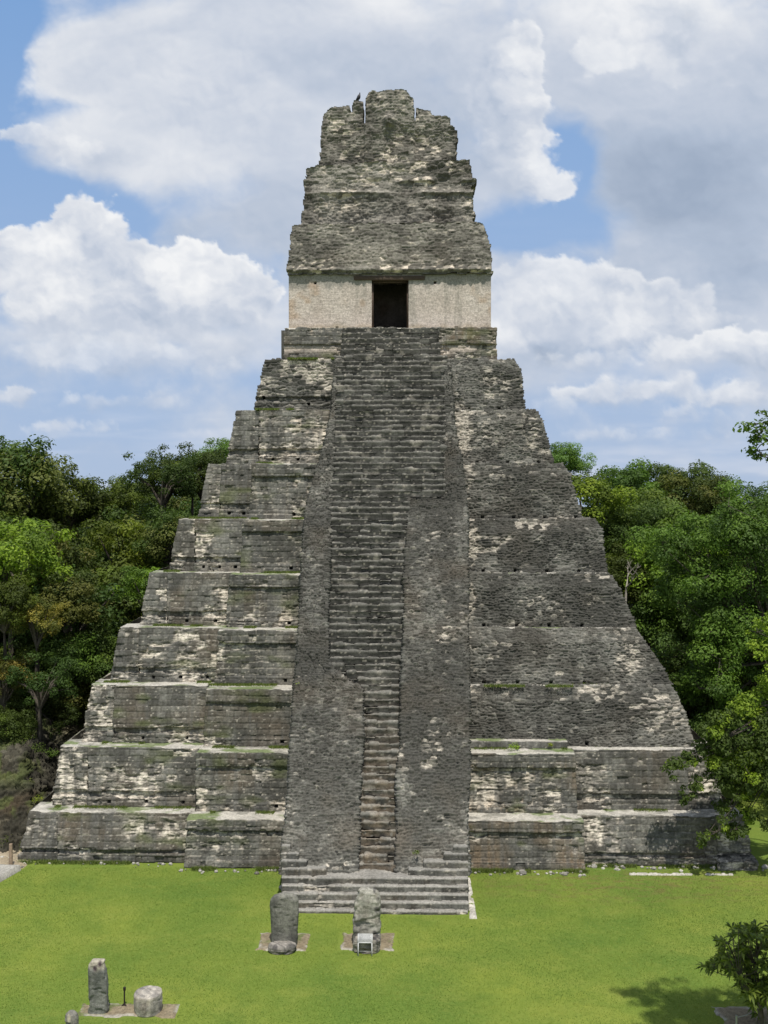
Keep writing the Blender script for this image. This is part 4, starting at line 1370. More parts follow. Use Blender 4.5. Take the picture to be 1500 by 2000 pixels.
x0_, y0_ = ground_at(915, 1796); x1_, y1_ = ground_at(931, 1722)
o, l = flat_strip('stone_edging', x0_ + .02, x0_ + .40, y0_ + .05, 46.3, 71, '', '', c0=(.34, .32, .27), c1=(.60, .57, .50), thr=.44)
tag(o, 'ragged strip of white stones in the grass along the right side of the stair foot', 'edging')
x0_, y0_ = ground_at(1228, 1707); x1_, y1_ = ground_at(1432, 1707)
o, l = flat_strip('stone_kerb', x0_, x1_, y0_ - .08, y0_ + .10, 72, '', '', h=.05, thr=.34, c0=(.34, .32, .27), c1=(.52, .49, .43))
tag(o, 'long thin pale stone kerb in the grass before the right lower terrace', 'kerb')
# right footing and foot ledges
x0_ = U(1402, 1690, 47.5)[0]; x1_ = U(1480, 1690, 47.5)[0]
o = shell('footing', None, [(47.35, -.05), (47.4, .36), (48.3, .37)], lambda z: x0_, lambda z: x1_, 50, lambda u, v: st_masonry(u, v, 2001, bias=-.06, ch=.4), M_STONE, seed=1)
o.data.transform(Matrix.Translation(Vector((-XC, -48, 0)))); o.parent = pyr

# ------------------------------------------------------------------ left ruin, platform, post
rx0, rz0 = U(-160, 1440, 55)
mound = thing('ruined_wall', 'brown sloping rubble ruin in tree shade at the left edge beside the pyramid', 'ruin', (-20, 54, 0))
def add_world(o, root):
    o.data.transform(Matrix.Translation(-Vector(root.location))); o.parent = root
    return o


def ruin_shell():
    # steep battered rubble descending toward the pyramid, a height field over x, y
    X, Y = np.meshgrid(np.arange(-27, -16.7, .05), np.arange(48.2, 58.2, .05), indexing='ij')
    n = (fbm(X * .5, Y * .5, 2100, 4) - .5)
    side = (-17.7 - X - (Y - 50) * .06) * 1.9 + n * 1.2
    front = (Y - 49.3) * 1.25 + n
    top = 3.6 + .10 * (Y - 52) + n * .8
    Z = np.minimum(np.minimum(side, front), top)
    Z = np.maximum(Z, -.3)
    w = X * .55 + Y * .35
    d, c = st_rubble(X + Y * .6, Z * .9 + Y * .5 - X * .5, 2102, au=.42, av=.20, amp=.20, lightp=.02, tone=.10, patch=-.3, tan=.9)
    c = c * C(.55, .52, .43)
    veg = np.maximum(sst(.50, .60, fbm(X * .8, Y * .8, 2103, 4)) * sst(2.2, 3.2, Z), sst(.60, .70, fbm(X * 1.3, Z * 1.6, 2109, 4)) * .8)
    c = mixc(c, mixc(C(.05, .075, .02), C(.12, .13, .04), fbm(X * 5, Y * 5, 2104, 2)), veg * .8)
    gx = np.gradient(Z, .05, axis=0); gy = np.gradient(Z, .05, axis=1)
    gx = np.clip(gx, -2.5, 2.5); gy = np.clip(gy, -2.5, 2.5)
    nl = np.sqrt(gx ** 2 + gy ** 2 + 1)
    X = X - gx / nl * d; Y = Y - gy / nl * d; Z = Z + d / nl
    return np_mesh('rubble_face', np.stack([X, Y, Z], -1).reshape(-1, 3), grid_faces(X.shape[0], X.shape[1]), c.reshape(-1, 3), M_STONE)


add_world(link('rubble_face', ruin_shell()), mound)
o = shell('back_wall', None, [(57.0, -.05), (57.3, 3.6), (57.45, U(90, 1438, 57.4)[1]), (60, U(90, 1438, 57.4)[1])], lambda z: -27, lambda z: U(122, 1450, 57.4)[0] - .12 * max(0, z - 3.2), 66, lambda u, v: (lambda dc: (dc[0], dc[1] * C(1.1, 1.05, .75)))(st_rubble(u, v, 2110, au=.5, av=.16, amp=.1, tone=.15, tan=.8, patch=-.1)), M_STONE, du=.07, dv=.06, edgebite=.1, seed=4)
add_world(o, mound)

x, y = ground_at(30, 1712)
x2, y2 = ground_at(0, 1778)
def slab_corner():
    prof_pts = []
o = boxes('stone_platform', [(-24.5, x - .02, y2 + .1, y + .02, -.05, .26)], M_STONE)
o.data.clear_geometry()
X0, X1, Y0, Y1 = -24.5, x, 43.2, 46.9
nx, ny = 80, 60
XX, YY = np.meshgrid(np.linspace(X0, X1, nx), np.linspace(Y0, Y1, ny), indexing='ij')
cut = XX - (X1 - (Y1 - YY) * .30)
XX = X0 + (XX - X0) * ((X1 - (Y1 - YY) * .27) - X0) / (X1 - X0)
ed = np.minimum(np.minimum(X1 - (Y1 - YY) * .27 - XX, YY - Y0), Y1 - YY)
ZZ = np.where(ed < .02, -.1, .24 * sst(.0, .05, ed + .03)) + (fbm(XX, YY, 2201, 4) - .5) * .05
cc = mixc(C(.22, .21, .185), C(.40, .385, .34), fbm(XX * 1.2, YY * 1.2, 2202, 4))
pm = np_mesh('stone_platform', np.stack([XX, YY, ZZ], -1).reshape(-1, 3), grid_faces(nx, ny), cc.reshape(-1, 3), M_STONE)
o.data = pm
tag(o, 'low grey stone platform cut off by the left edge of the lawn', 'platform')
x, y = ground_at(21, 1692)
V, Fs = tube_mesh([([(0, 0, -.1), (.01, 0, .5), (0, .02, 1.05)], [.09, .085, .08]), ([(0, .02, 1.05), (0, .02, 1.055)], [.08, .001])], 10)
o = link('wooden_post', np_mesh('wooden_post', V, Fs, None, simple_mat('pale_wood', (.30, .22, .15), .85, .3, 10)), None, (x, y, 0))
tag(o, 'short weathered wooden post at the left foot of the pyramid', 'post')
# bare earth by the post
def earth(px0, px1, y0, y1, seed):
    a = U(px0, 1600, y0)[0]; b = U(px1, 1600, y0)[0]
    X, Y = np.meshgrid(np.linspace(a, b, 60), np.linspace(y0, y1, 60), indexing='ij')
    ed = np.minimum(np.minimum(X - a, b - X), np.minimum(Y - y0, y1 - Y))
    Z = .03 - .09 * (1 - sst(0, .5, ed + .4 * (fbm(X, Y, seed, 3) - .5)))
    c = mixc(C(.25, .20, .13), C(.42, .36, .26), fbm(X * 2, Y * 2, seed + 1, 4))
    return np_mesh('path', np.stack([X, Y, Z], -1).reshape(-1, 3), grid_faces(60, 60), c.reshape(-1, 3), M_STONE)
link('path', earth(-60, 50, 46.8, 50.5, 2300))['kind'] = 'structure'

def loose_stones():
    r = random.Random(6); V = []; Fs = []; Cc = []
    spots = [(-18.3, -10.4, 47.75), (-10.4, -5.2, 47.0), (3.0, 8.7, 47.0), (8.7, 17.2, 47.75), (-5.3, -5.1, 45.0), (-19.5, -17.5, 48.5)]
    for i in range(170):
        a, b, y = r.choice(spots)
        x = r.uniform(a, b); yy_ = y - abs(r.gauss(0, .22)); R_ = r.uniform(.03, .10) * (1 if r.random() < .9 else 1.6)
        n = len(V)
        for ring, (rz, rr_2) in enumerate(((-.4, .9), (.25, 1.0), (.7, .6))):
            for q in range(7):
                an = q / 7 * 6.283 + r.uniform(-.3, .3)
                V.append((x + math.cos(an) * R_ * rr_2 * r.uniform(.8, 1.4), yy_ + math.sin(an) * R_ * rr_2 * r.uniform(.7, 1.1), R_ * rz * r.uniform(.8, 1.2)))
        V.append((x, yy_, R_ * .85))
        for k in range(2):
            for q in range(7):
                Fs.append((n + k * 7 + q, n + k * 7 + (q + 1) % 7, n + k * 7 + 7 + (q + 1) % 7, n + k * 7 + 7 + q))
        for q in range(7):
            Fs.append((n + 14 + q, n + 14 + (q + 1) % 7, n + 21, n + 21))
        g = r.uniform(.12, .5); Cc += [(g, g * .95, g * .83)] * 22
    me = bpy.data.meshes.new('loose_stones'); me.from_pydata(V, [], [f if f[2] != f[3] else f[:3] for f in Fs]); set_cols(me, np.array(Cc)); me.materials.append(M_STONE)
    tag(link('loose_stones', me), 'small fallen stones scattered along the foot of the pyramid', 'stones', kind='stuff')
loose_stones()

# rope barrier at the lower right
def rope_barrier():
    pts = [ground_at(1438, 2020), ground_at(1481, 2003), ground_at(1530, 1985)]
    rb = thing('rope_barrier', 'grey metal posts with a drooping rope around the gravel patch, lower right corner', 'barrier', (pts[1][0], pts[1][1], 0))
    prev = None
    for i, (x, y) in enumerate(pts):
        lx, ly = x - pts[1][0], y - pts[1][1]
        V, Fs = tube_mesh([([(lx, ly, -.1), (lx, ly, .62)], [.035, .035]), ([(lx, ly, .62), (lx, ly, .64)], [.035, .002])], 10)
        link('post', np_mesh('post', V, Fs, None, M_METAL), rb)
        if prev:
            pp_ = []
            for q in range(9):
                t = q / 8
                pp_.append((prev[0] + (lx - prev[0]) * t, prev[1] + (ly - prev[1]) * t, .56 - .5 * t * (1 - t) * .35 * 4 * .3))
            V, Fs = tube_mesh([(pp_, [.014] * 9)], 6)
            link('rope', np_mesh('rope', V, Fs, None, M_BOARD), rb)
        prev = (lx, ly)
rope_barrier()

# ------------------------------------------------------------------ trees
GREENS = {'dark': (C(.038, .060, .014), C(.078, .112, .024)), 'mid': (C(.055, .090, .015), C(.120, .168, .027)), 'lime': (C(.095, .155, .016), C(.22, .29, .032)),
          'olive': (C(.068, .080, .020), C(.140, .152, .036)), 'gold': (C(.12, .12, .025), C(.34, .29, .06)), 'pale': (C(.075, .122, .030), C(.155, .215, .055)), 'deep': (C(.028, .046, .012), C(.056, .086, .019))}

GREENS = {k_: (a_ * 1.22, b_ * 1.22) for k_, (a_, b_) in GREENS.items()}


def leaf_cloud(clumps, nleaf, size, key, seed, droop=.0, aspect=.5, key2=None, p2=.0, flat=.7):
    """clumps: rows x, y, z, r. Leaves sit on the outside of every clump"""
    r = np.random.default_rng(seed)
    V = []; Cc = []
    for ci, (cx, cy, cz, cr) in enumerate(clumps):
        n = max(12, int(nleaf * (cr ** 2)))
        d = r.normal(size=(n, 3)); d[:, 2] = d[:, 2] * .9 + .25
        d /= np.linalg.norm(d, axis=1, keepdims=True)
        rad = cr * (1 - .55 * r.random(n) ** 2.0)
        # lobed outline
        lob = .75 + .5 * vn(d[:, 0] * 2.2 + ci * 3.1, d[:, 1] * 2.2 + d[:, 2] * 1.7, seed)
        p = np.array([cx, cy, cz]) + d * (rad * lob)[:, None] * np.array([1, 1, flat])
        nn = d + r.normal(0, .45, (n, 3)) + np.array([0, 0, .5]); nn /= np.linalg.norm(nn, axis=1, keepdims=True)
        a = np.cross(nn, r.normal(size=(n, 3))); a /= np.linalg.norm(a, axis=1, keepdims=True)
        a[:, 2] -= droop; a /= np.linalg.norm(a, axis=1, keepdims=True)
        b = np.cross(nn, a)
        L = size * r.uniform(.6, 1.25, n)
        a = a * L[:, None]; b = b * (L * aspect)[:, None]
        V.append(np.stack([p - a * .5, p + b * .5 - a * .05, p + a * .5, p - b * .5 - a * .05], 1).reshape(-1, 3))
        kk = key2 if (key2 and r.random() < p2) else key
        lo, hi = GREENS[kk]
        t = np.clip(.45 * r.random() + .65 * r.random(n), 0, 1)
        Cc.append(np.repeat(mixc(lo, hi, t), 4, 0))
    V = np.concatenate(V); Cc = np.concatenate(Cc)
    return V, np.arange(len(V)).reshape(-1, 4), Cc


def crown_clumps(n, seed, rx=1, rz=.75, cr=(.18, .34), hollow=.5, low=-.7):
    r = random.Random(seed)
    out = []
    while len(out) < n:
        d = Vector((r.gauss(0, 1), r.gauss(0, 1), r.gauss(.15, 1))).normalized()
        if d.z < low: continue
        q = r.uniform(hollow, 1) * (.75 + .35 * r.random())
        out.append((d.x * q * rx, d.y * q * rx, d.z * q * rz, r.uniform(*cr)))
    return out


PROTO = {}


def proto(key, n, seed, leaf, dens, colk, R=4.0, rz=.75, cr=(.18, .34), key2=None, p2=0, low=-.7, flat=.7, hollow=.5):
    cl = [(a * R, b * R, c * R, d * R) for a, b, c, d in crown_clumps(n, seed, 1, rz, cr, hollow, low)]
    V, Fs, Cc = leaf_cloud(cl, dens, leaf, colk, seed, key2=key2, p2=p2, flat=flat)
    crown = np_mesh('crown', V, Fs, Cc, M_LEAF, False)
    r = random.Random(seed + 1)
    paths = []
    for i in range(11):
        c = cl[(i * 7) % len(cl)]
        mid = (c[0] * .4 + r.uniform(-.3, .3), c[1] * .4 + r.uniform(-.3, .3), c[2] * .35 - R * .25)
        paths.append(([(0, 0, -R * .75), mid, (c[0], c[1], c[2])], [.16, .10, .03]))
    V, Fs = tube_mesh(paths, 6)
    limbs = np_mesh('limbs', V, Fs, None, M_BARK)
    # trunk: unit height, scaled per tree
    pts = []; rad = []
    for i in range(8):
        t = i / 7
        pts.append((r.uniform(-.15, .15) * (i > 0) * (i < 7), r.uniform(-.15, .15) * (i > 0) * (i < 7), t)); rad.append(.34 - .16 * t + (.15 if i == 0 else 0))
    V, Fs = tube_mesh([(pts, rad)], 9)
    trunk = np_mesh('trunk', V, Fs, None, M_BARK)
    PROTO[key] = (crown, limbs, trunk, R)


proto('a', 58, 1, .30, 210, 'mid', rz=.8, key2='dark', p2=.4)
proto('b', 70, 2, .27, 240, 'dark', rz=.9, cr=(.15, .30), key2='mid', p2=.25)
proto('c', 48, 3, .30, 200, 'mid', rz=.65, cr=(.16, .30), hollow=.6, key2='lime', p2=.35)
proto('d', 60, 4, .28, 230, 'olive', rz=.85, key2='dark', p2=.4)
proto('e', 40, 5, .26, 230, 'deep', rz=.8, cr=(.13, .24), hollow=.6)
proto('f', 55, 6, .24, 250, 'gold', rz=.8, cr=(.13, .24), key2='olive', p2=.45)
proto('g', 60, 7, .26, 260, 'pale', rz=.7, key2='mid', p2=.5)
proto('h', 60, 8, .26, 240, 'lime', rz=.75, cr=(.16, .28), key2='mid', p2=.4)

rt = random.Random(11)


def plant(px, py, D, R, key, label, group=None, name='jungle_tree', cat='tree', sz=1.0):
    """tree whose crown centre stands at the surveyed place; root on the ground"""
    crown, limbs, trunk, R0 = PROTO[key]
    x, z = U(px, py, D)
    s = R / R0
    root = thing(name, label, cat, (x, D, 0), group)
    a = rt.uniform(0, 6.28)
    for me, nm in ((crown, 'crown'), (limbs, None)):
        if nm is None: continue
        o = link(nm, me, root, (0, 0, z)); o.scale = (s, s, s * sz); o.rotation_euler = (0, 0, a)
    o = link('branch', limbs, root, (0, 0, z)); o.scale = (s, s, s * sz); o.rotation_euler = (0, 0, a)
    if z - R * .5 > .5:
        o = link('trunk', trunk, root, (0, 0, -.3)); o.scale = (s, s, max(.5, z - R * .70 * sz + .6)); o.rotation_euler = (0, 0, a)
    return root


# --- trees one can tell apart (crown px, py, distance, radius)
IND = [
    # left of the pyramid
    (20, 960, 74, 4.6, 'd', 'tall rounded olive tree at the left edge of the skyline'),
    (120, 985, 80, 3.8, 'b', 'dark rounded tree on the sloping left skyline'),
    (200, 985, 84, 2.6, 'c', 'small light tree poking up in the dip of the left skyline'),
    (240, 985, 82, 2.4, 'a', 'small round treetop between the dip and the dark crown, left skyline'),
    (315, 930, 76, 2.9, 'e', 'dark spiky treetop rising left of the pyramid'),
    (375, 915, 80, 3.0, 'e', 'darkest tall treetop just left of the pyramid terraces'),
    (432, 905, 86, 2.6, 'g', 'pale feathery treetop touching the left terrace edge'),
    (20, 1095, 60, 3.9, 'h', 'bright green tree with hanging sprays at the left edge'),
    (72, 1215, 57, 1.9, 'f', 'yellow tipped tree in front of the dark wood at left'),
    (5, 1330, 56, 2.0, 'f', 'yellowish leafed tree low at the left picture edge'),
    (240, 1080, 72, 3.6, 'c', 'green tree with reddish tinge left of the middle terraces'),
    (330, 1060, 70, 2.6, 'd', 'leaning olive tree against the left middle terraces'),
    (290, 1150, 64, 2.2, 'c', 'bright bush tree hugging the left terrace edge'),
    # right of the pyramid
    (1100, 905, 78, 2.0, 'g', 'pale flat-topped treetop touching the right shoulder of the pyramid'),
    (1140, 985, 76, 3.6, 'c', 'bright green rounded tree right of the upper terraces'),
    (1215, 965, 95, 3.4, 'a', 'green treetop left of the highest right skyline crown'),
    (1270, 960, 98, 3.6, 'b', 'tall dark dome of the right skyline'),
    (1345, 975, 96, 3.8, 'd', 'olive treetop with hanging moss on the right skyline'),
    (1400, 990, 92, 3.2, 'd', 'broad olive crown at the end of the right skyline ridge'),
    (1468, 975, 84, 1.7, 'e', 'small dark spiky treetop against the sky at right'),
    (1260, 1035, 80, 4.0, 'g', 'domed pale green tree in the middle of the right wood'),
    (1330, 1110, 70, 4.2, 'h', 'sunlit lime green crown in the right wood'),
]
for q in IND:
    plant(q[0], q[1], q[2], q[3], q[4], q[5])

IND2 = [(322, 938, 78, 2.5, 'b', 'dense dark crown filling the base of the spiky treetop left of the pyramid'), (398, 932, 81, 2.7, 'b', 'dense dark crown between the spiky treetops and the left terraces'),
        (8, 1185, 56.0, 1.9, 'a', 'mid green crown below the bright tree at the left edge'), (128, 1180, 60, 2.4, 'd', 'olive crown in the wood right of the yellow tipped tree'), (140, 1300, 60, 2.2, 'a', 'leafy crown in the shaded gap left of the terraces'),
        (78, 1325, 55.6, 2.2, 'e', 'dark leafy tree below the yellow tipped tree at left'), (12, 1420, 55.5, 1.8, 'b', 'dark shrubby tree at the left edge above the rubble ruin'),
        (112, 1400, 59, 1.8, 'e', 'small shaded tree between the ruin and the lowest left terraces')]
for q in IND2:
    plant(q[0], q[1], q[2], q[3], q[4], q[5])

# --- the woods behind: crowns that nothing tells apart, by side
LG = 'trees of the shaded wood left of the pyramid'
RG = 'trees of the wood right of the pyramid'
FL = 'dense green jungle tree in the shaded wood left of the pyramid'
FR = 'dense green jungle tree in the wood right of the pyramid'
left_top = interp([(-300, 900), (0, 930), (60, 950), (100, 990), (180, 1010), (260, 1000), (300, 960), (450, 920)])
right_top = interp([(1050, 930), (1120, 950), (1180, 980), (1300, 960), (1420, 1010), (1500, 1010), (1700, 950)])
for row, D in enumerate((64, 70, 77, 86, 98)):
    n = 8
    for i in range(n):
        px = -220 + (i + rt.random()) * (640 / n)
        R = rt.uniform(3.2, 4.8)
        lim = 225 + (row * 60)
        if px + R * 2000 / D * .6 > lim + 60: continue
        for lev in range((3, 3, 2, 1, 1)[row]):
            py = left_top(px) + R * 1500 / D + lev * 120 + rt.uniform(-15, 45) + (4 - row) * 22
            if py > 1440: continue
            plant(px + rt.uniform(-15, 15), py, D + rt.uniform(-2, 2), R, rt.choice('abddbe' if row < 3 else 'abdc'), FL, LG)
    for i in range(n):
        px = 1090 + (i + rt.random()) * (640 / n)
        R = rt.uniform(3.2, 4.8)
        if px - R * 2000 / D * .6 < 1330 - row * 60: continue
        for lev in range((3, 3, 2, 1, 1)[row]):
            py = right_top(px) + R * 1500 / D + lev * 120 + rt.uniform(-15, 45) + (4 - row) * 15
            if py > 1490: continue
            plant(px + rt.uniform(-15, 15), py, D + rt.uniform(-2, 2), R, rt.choice('abbddb' if row < 3 else 'abcg'), FR, RG)
for row, D in enumerate((61, 65)):
    for i in range(12):
        px = -190 + i * 31 + rt.uniform(-12, 12)
        if px > 165 + row * 22: continue
        for lev in range(2):
            py = 1395 - lev * 95 + rt.uniform(-25, 25) - row * 8
            plant(px, py, D + rt.uniform(-.8, .8), rt.uniform(1.9, 2.7), rt.choice('ebdeab'), FL, LG)
    for i in range(10):
        px = 1345 - row * 18 + i * 31 + rt.uniform(-12, 12)
        for lev in range(2):
            py = 1445 - lev * 95 + rt.uniform(-25, 25) - row * 8
            plant(px, py, D + 2 + rt.uniform(-.8, .8), rt.uniform(1.9, 2.7), rt.choice('ebdeab'), FR, RG)
# under-storey just at the pyramid flanks
for i, (px, py, D, R) in enumerate([(150, 1330, 66, 2.6), (190, 1270, 68, 2.6), (230, 1200, 70, 2.6), (110, 1410, 62, 2.0), (60, 1400, 62, 2.2), (215, 1120, 74, 2.8), (150, 1160, 72, 3.0), (270, 1220, 78, 2.4), (140, 1240, 70, 2.8), (90, 1320, 66, 2.6)]):
    plant(px, py, D, R, 'ebde'[i % 4], FL, LG)
for i, (px, py, D, R) in enumerate([(1250, 1130, 72, 3.0), (1290, 1230, 70, 3.0), (1330, 1290, 68, 3.0), (1370, 1360, 68, 2.8), (1210, 1060, 76, 2.6), (1410, 1420, 66, 2.6), (1330, 1400, 74, 2.6), (1300, 1340, 76, 2.4), (1460, 1470, 66, 2.4)]):
    plant(px, py, D, R, 'baeb'[i % 4], FR, RG)

# --- distant ground cover of the wood floor, left and right
def floor_shrubs():
    cl = []
    r = random.Random(5)
    for i in range(160):
        D = r.uniform(60, 72); px = r.uniform(-150, 190)
        x, _ = U(px, 1400, D); cl.append((x, D, r.uniform(.2, .7), r.uniform(.6, 1.1)))
    for i in range(200):
        D = r.uniform(63, 74); px = r.uniform(1330, 1700)
        x, _ = U(px, 1400, D); cl.append((x, D, r.uniform(.2, .7), r.uniform(.6, 1.1)))
    V, Fs, Cc = leaf_cloud(cl, 150, .25, 'dark', 77, key2='mid', p2=.4)
    return np_mesh('undergrowth', V, Fs, Cc, M_LEAF, False)
tag(link('undergrowth', floor_shrubs()), 'tangled green undergrowth on the floor of the woods', 'undergrowth', kind='stuff')


# --- leafless pale tree in the right wood
def dead_tree(px, py, D, H, label, seed):
    r = random.Random(seed)
    x, z = U(px, py, D)
    root = thing('leafless_tree', label, 'tree', (x, D, 0))
    paths = []
    def grow(p, d, L, rad, lev):
        q = p + d * L
        m = p.lerp(q, .5) + Vector((r.gauss(0, .06), r.gauss(0, .06), r.gauss(0, .04))) * L
        paths.append(([tuple(p), tuple(m), tuple(q)], [rad, rad * .8, rad * .55]))
        if lev < 4:
            for k in range(r.choice((2, 3))):
                d2 = (d + Vector((r.gauss(0, .5), r.gauss(0, .4), r.gauss(.05, .3)))).normalized()
                grow(q, d2, L * r.uniform(.6, .8), rad * .55, lev + 1)
    grow(Vector((0, 0, z - H)), Vector((.05, 0, 1)), H * .35, .11, 0)
    paths.append(([(0, 0, -.1), (0, 0, z - H)], [.2, .11]))
    V, Fs = tube_mesh(paths, 5)
    link('limbs', np_mesh('limbs', V, Fs, None, simple_mat('pale_bark', (.34, .31, .26), .9, .3, 5)), root)
dead_tree(1222, 1085, 66.5, 3.2, 'pale leafless branching tree in front of the right wood near the pyramid', 4)

# --- hand placed trees near the viewer
def clump_tree(name, label, root_xy, rows, leaf, dens, key, key2=None, p2=.3, seed=0, droop=.2, trunk_top=None, trunk_r=.3, aspect=.5, flat=.75, sub=5, cat='tree'):
    """rows: (px, py, D, radius m). Each row is a limb end carrying several smaller clumps"""
    r = random.Random(seed)
    root = thing(name, label, cat, (root_xy[0], root_xy[1], 0))
    cl = []; paths = []
    tt = Vector(trunk_top) if trunk_top else Vector((root_xy[0], root_xy[1], 9))
    for (px, py, D, R) in rows:
        x, z = U(px, py, D)
        c = Vector((x, D, z))
        mid = tt.lerp(c, .5) + Vector((r.uniform(-.3, .3), r.uniform(-.3, .3), r.uniform(0, .6)))
        paths.append(([tuple(tt), tuple(mid), tuple(c)], [trunk_r * .35, trunk_r * .18, .015]))
        for k in range(sub):
            o = Vector((r.gauss(0, .55), r.gauss(0, .55), r.gauss(0, .45))) * R
            cc_ = c + o
            cl.append((cc_.x, cc_.y, cc_.z, R * r.uniform(.35, .6)))
            paths.append(([tuple(c), tuple(c.lerp(cc_, .6) + Vector((0, 0, .05))), tuple(cc_)], [.02, .014, .006]))
    V, Fs, Cc = leaf_cloud(cl, dens, leaf, key, seed, droop=droop, key2=key2, p2=p2, aspect=aspect, flat=flat)
    V = V - np.array(root.location)
    link('crown', np_mesh('crown', V, Fs, Cc, M_LEAF, False), root)
    base = Vector((root_xy[0], root_xy[1], 0))
    V, Fs = tube_mesh([([tuple(base), tuple(base.lerp(tt, .5) + Vector((.15, 0, 0))), tuple(tt)], [trunk_r * 1.15, trunk_r * .85, trunk_r * .5])], 10)
    V = np.array(V) - np.array(root.location)
    link('trunk', np_mesh('trunk', V, Fs, None, M_BARK), root)
    V, Fs = tube_mesh(paths, 6)
    V = np.array(V) - np.array(root.location)
    link('branches', np_mesh('branches', V, Fs, None, M_BARK), root)
    return root


rg = random.Random(9)
# big tree right, filling the right edge behind the corner
rows = []
poly = [(1250, 1060), (1300, 1020), (1400, 990), (1480, 960), (1560, 950), (1600, 1450), (1480, 1480), (1400, 1440), (1330, 1330), (1270, 1200), (1225, 1120)]
while len(rows) < 62:
    px, py = rg.uniform(1220, 1600), rg.uniform(950, 1480)
    if in_poly(np.array([px]), np.array([py]), poly)[0]:
        rows.append((px, py, rg.uniform(54, 60), rg.uniform(1.2, 1.9)))
clump_tree('broadleaf_tree', 'big spreading tree with small leaves filling the right edge beside the lower terraces', (22.5, 58), rows, .19, 520, 'mid', 'dark', .45, 31, .15, (21, 57.5, 8), .3)
# the bough hanging in front of the right corner
rows = [(1318, 1488, 46.4, .55), (1352, 1478, 46.4, .5), (1385, 1460, 46.4, .8), (1420, 1435, 46.4, .9), (1400, 1490, 46.4, .75), (1440, 1480, 46.4, 1.0), (1480, 1450, 46.4, 1.0), (1360, 1530, 46.4, .45), (1415, 1530, 46.4, .7), (1455, 1535, 46.4, .8),
        (1490, 1520, 46.4, .8), (1340, 1558, 46.4, .35), (1430, 1580, 46.4, .6), (1460, 1590, 46.4, .5), (1400, 1625, 46.4, .4), (1435, 1620, 46.4, .5), (1372, 1642, 46.4, .3), (1450, 1550, 46.4, .6), (1495, 1610, 46.2, .45), (1420, 1395, 46.8, .7), (1470, 1380, 46.8, .9), (1500, 1400, 46.8, .9), (1520, 1480, 46.4, 1.2), (1515, 1560, 46.4, .9)]
clump_tree('broadleaf_tree', 'dark leafy bough hanging in front of the right corner of the pyramid', (21.5, 46.5), rows, .18, 900, 'dark', 'lime', .20, 41, .35, (19.5, 46.4, 8.5), .25, sub=8)
# bright lime tree at the right edge
rows = [(1500, 1215, 46.5, .5), (1485, 1270, 46.5, .6), (1500, 1310, 46.5, .6), (1525, 1250, 46.5, 1.0), (1530, 1180, 46.5, .8), (1520, 1330, 46.5, .7), (1545, 1290, 46.5, 1.0), (1480, 1235, 46.5, .3), (1495, 1340, 46.5, .3)]
clump_tree('lime_leafed_tree', 'sunlit lime green foliage reaching in from the right edge', (21.0, 45.6), rows, .18, 800, 'lime', None, 0, 42, .3, (20.5, 46, 9), .3, sub=6)
# tall tree standing right of the view: one bough shows against the sky, its crown shades the lawn
rows = [(1500, 860, 27, .42), (1483, 850, 27, .28), (1490, 890, 27, .28), (1512, 825, 27, .45), (1535, 880, 27, .6), (1522, 905, 27, .4), (1510, 800, 27, .2), (1545, 830, 27, .6)]
for i in range(60):
    rows.append((rg.uniform(1590, 1950), rg.uniform(800, 1010), rg.uniform(25.0, 27.3), rg.uniform(.5, .9)))
for i in range(8):
    rows.append((rg.uniform(1530, 1600), rg.uniform(860, 1020), rg.uniform(25.2, 26.6), rg.uniform(.4, .6)))
clump_tree('tall_tree', 'tall tree whose bough shows high against the sky at the right edge', (16.5, 25.5), rows, .14, 760, 'mid', 'dark', .3, 43, .2, (15.0, 26, 15.5), .35, sub=5)


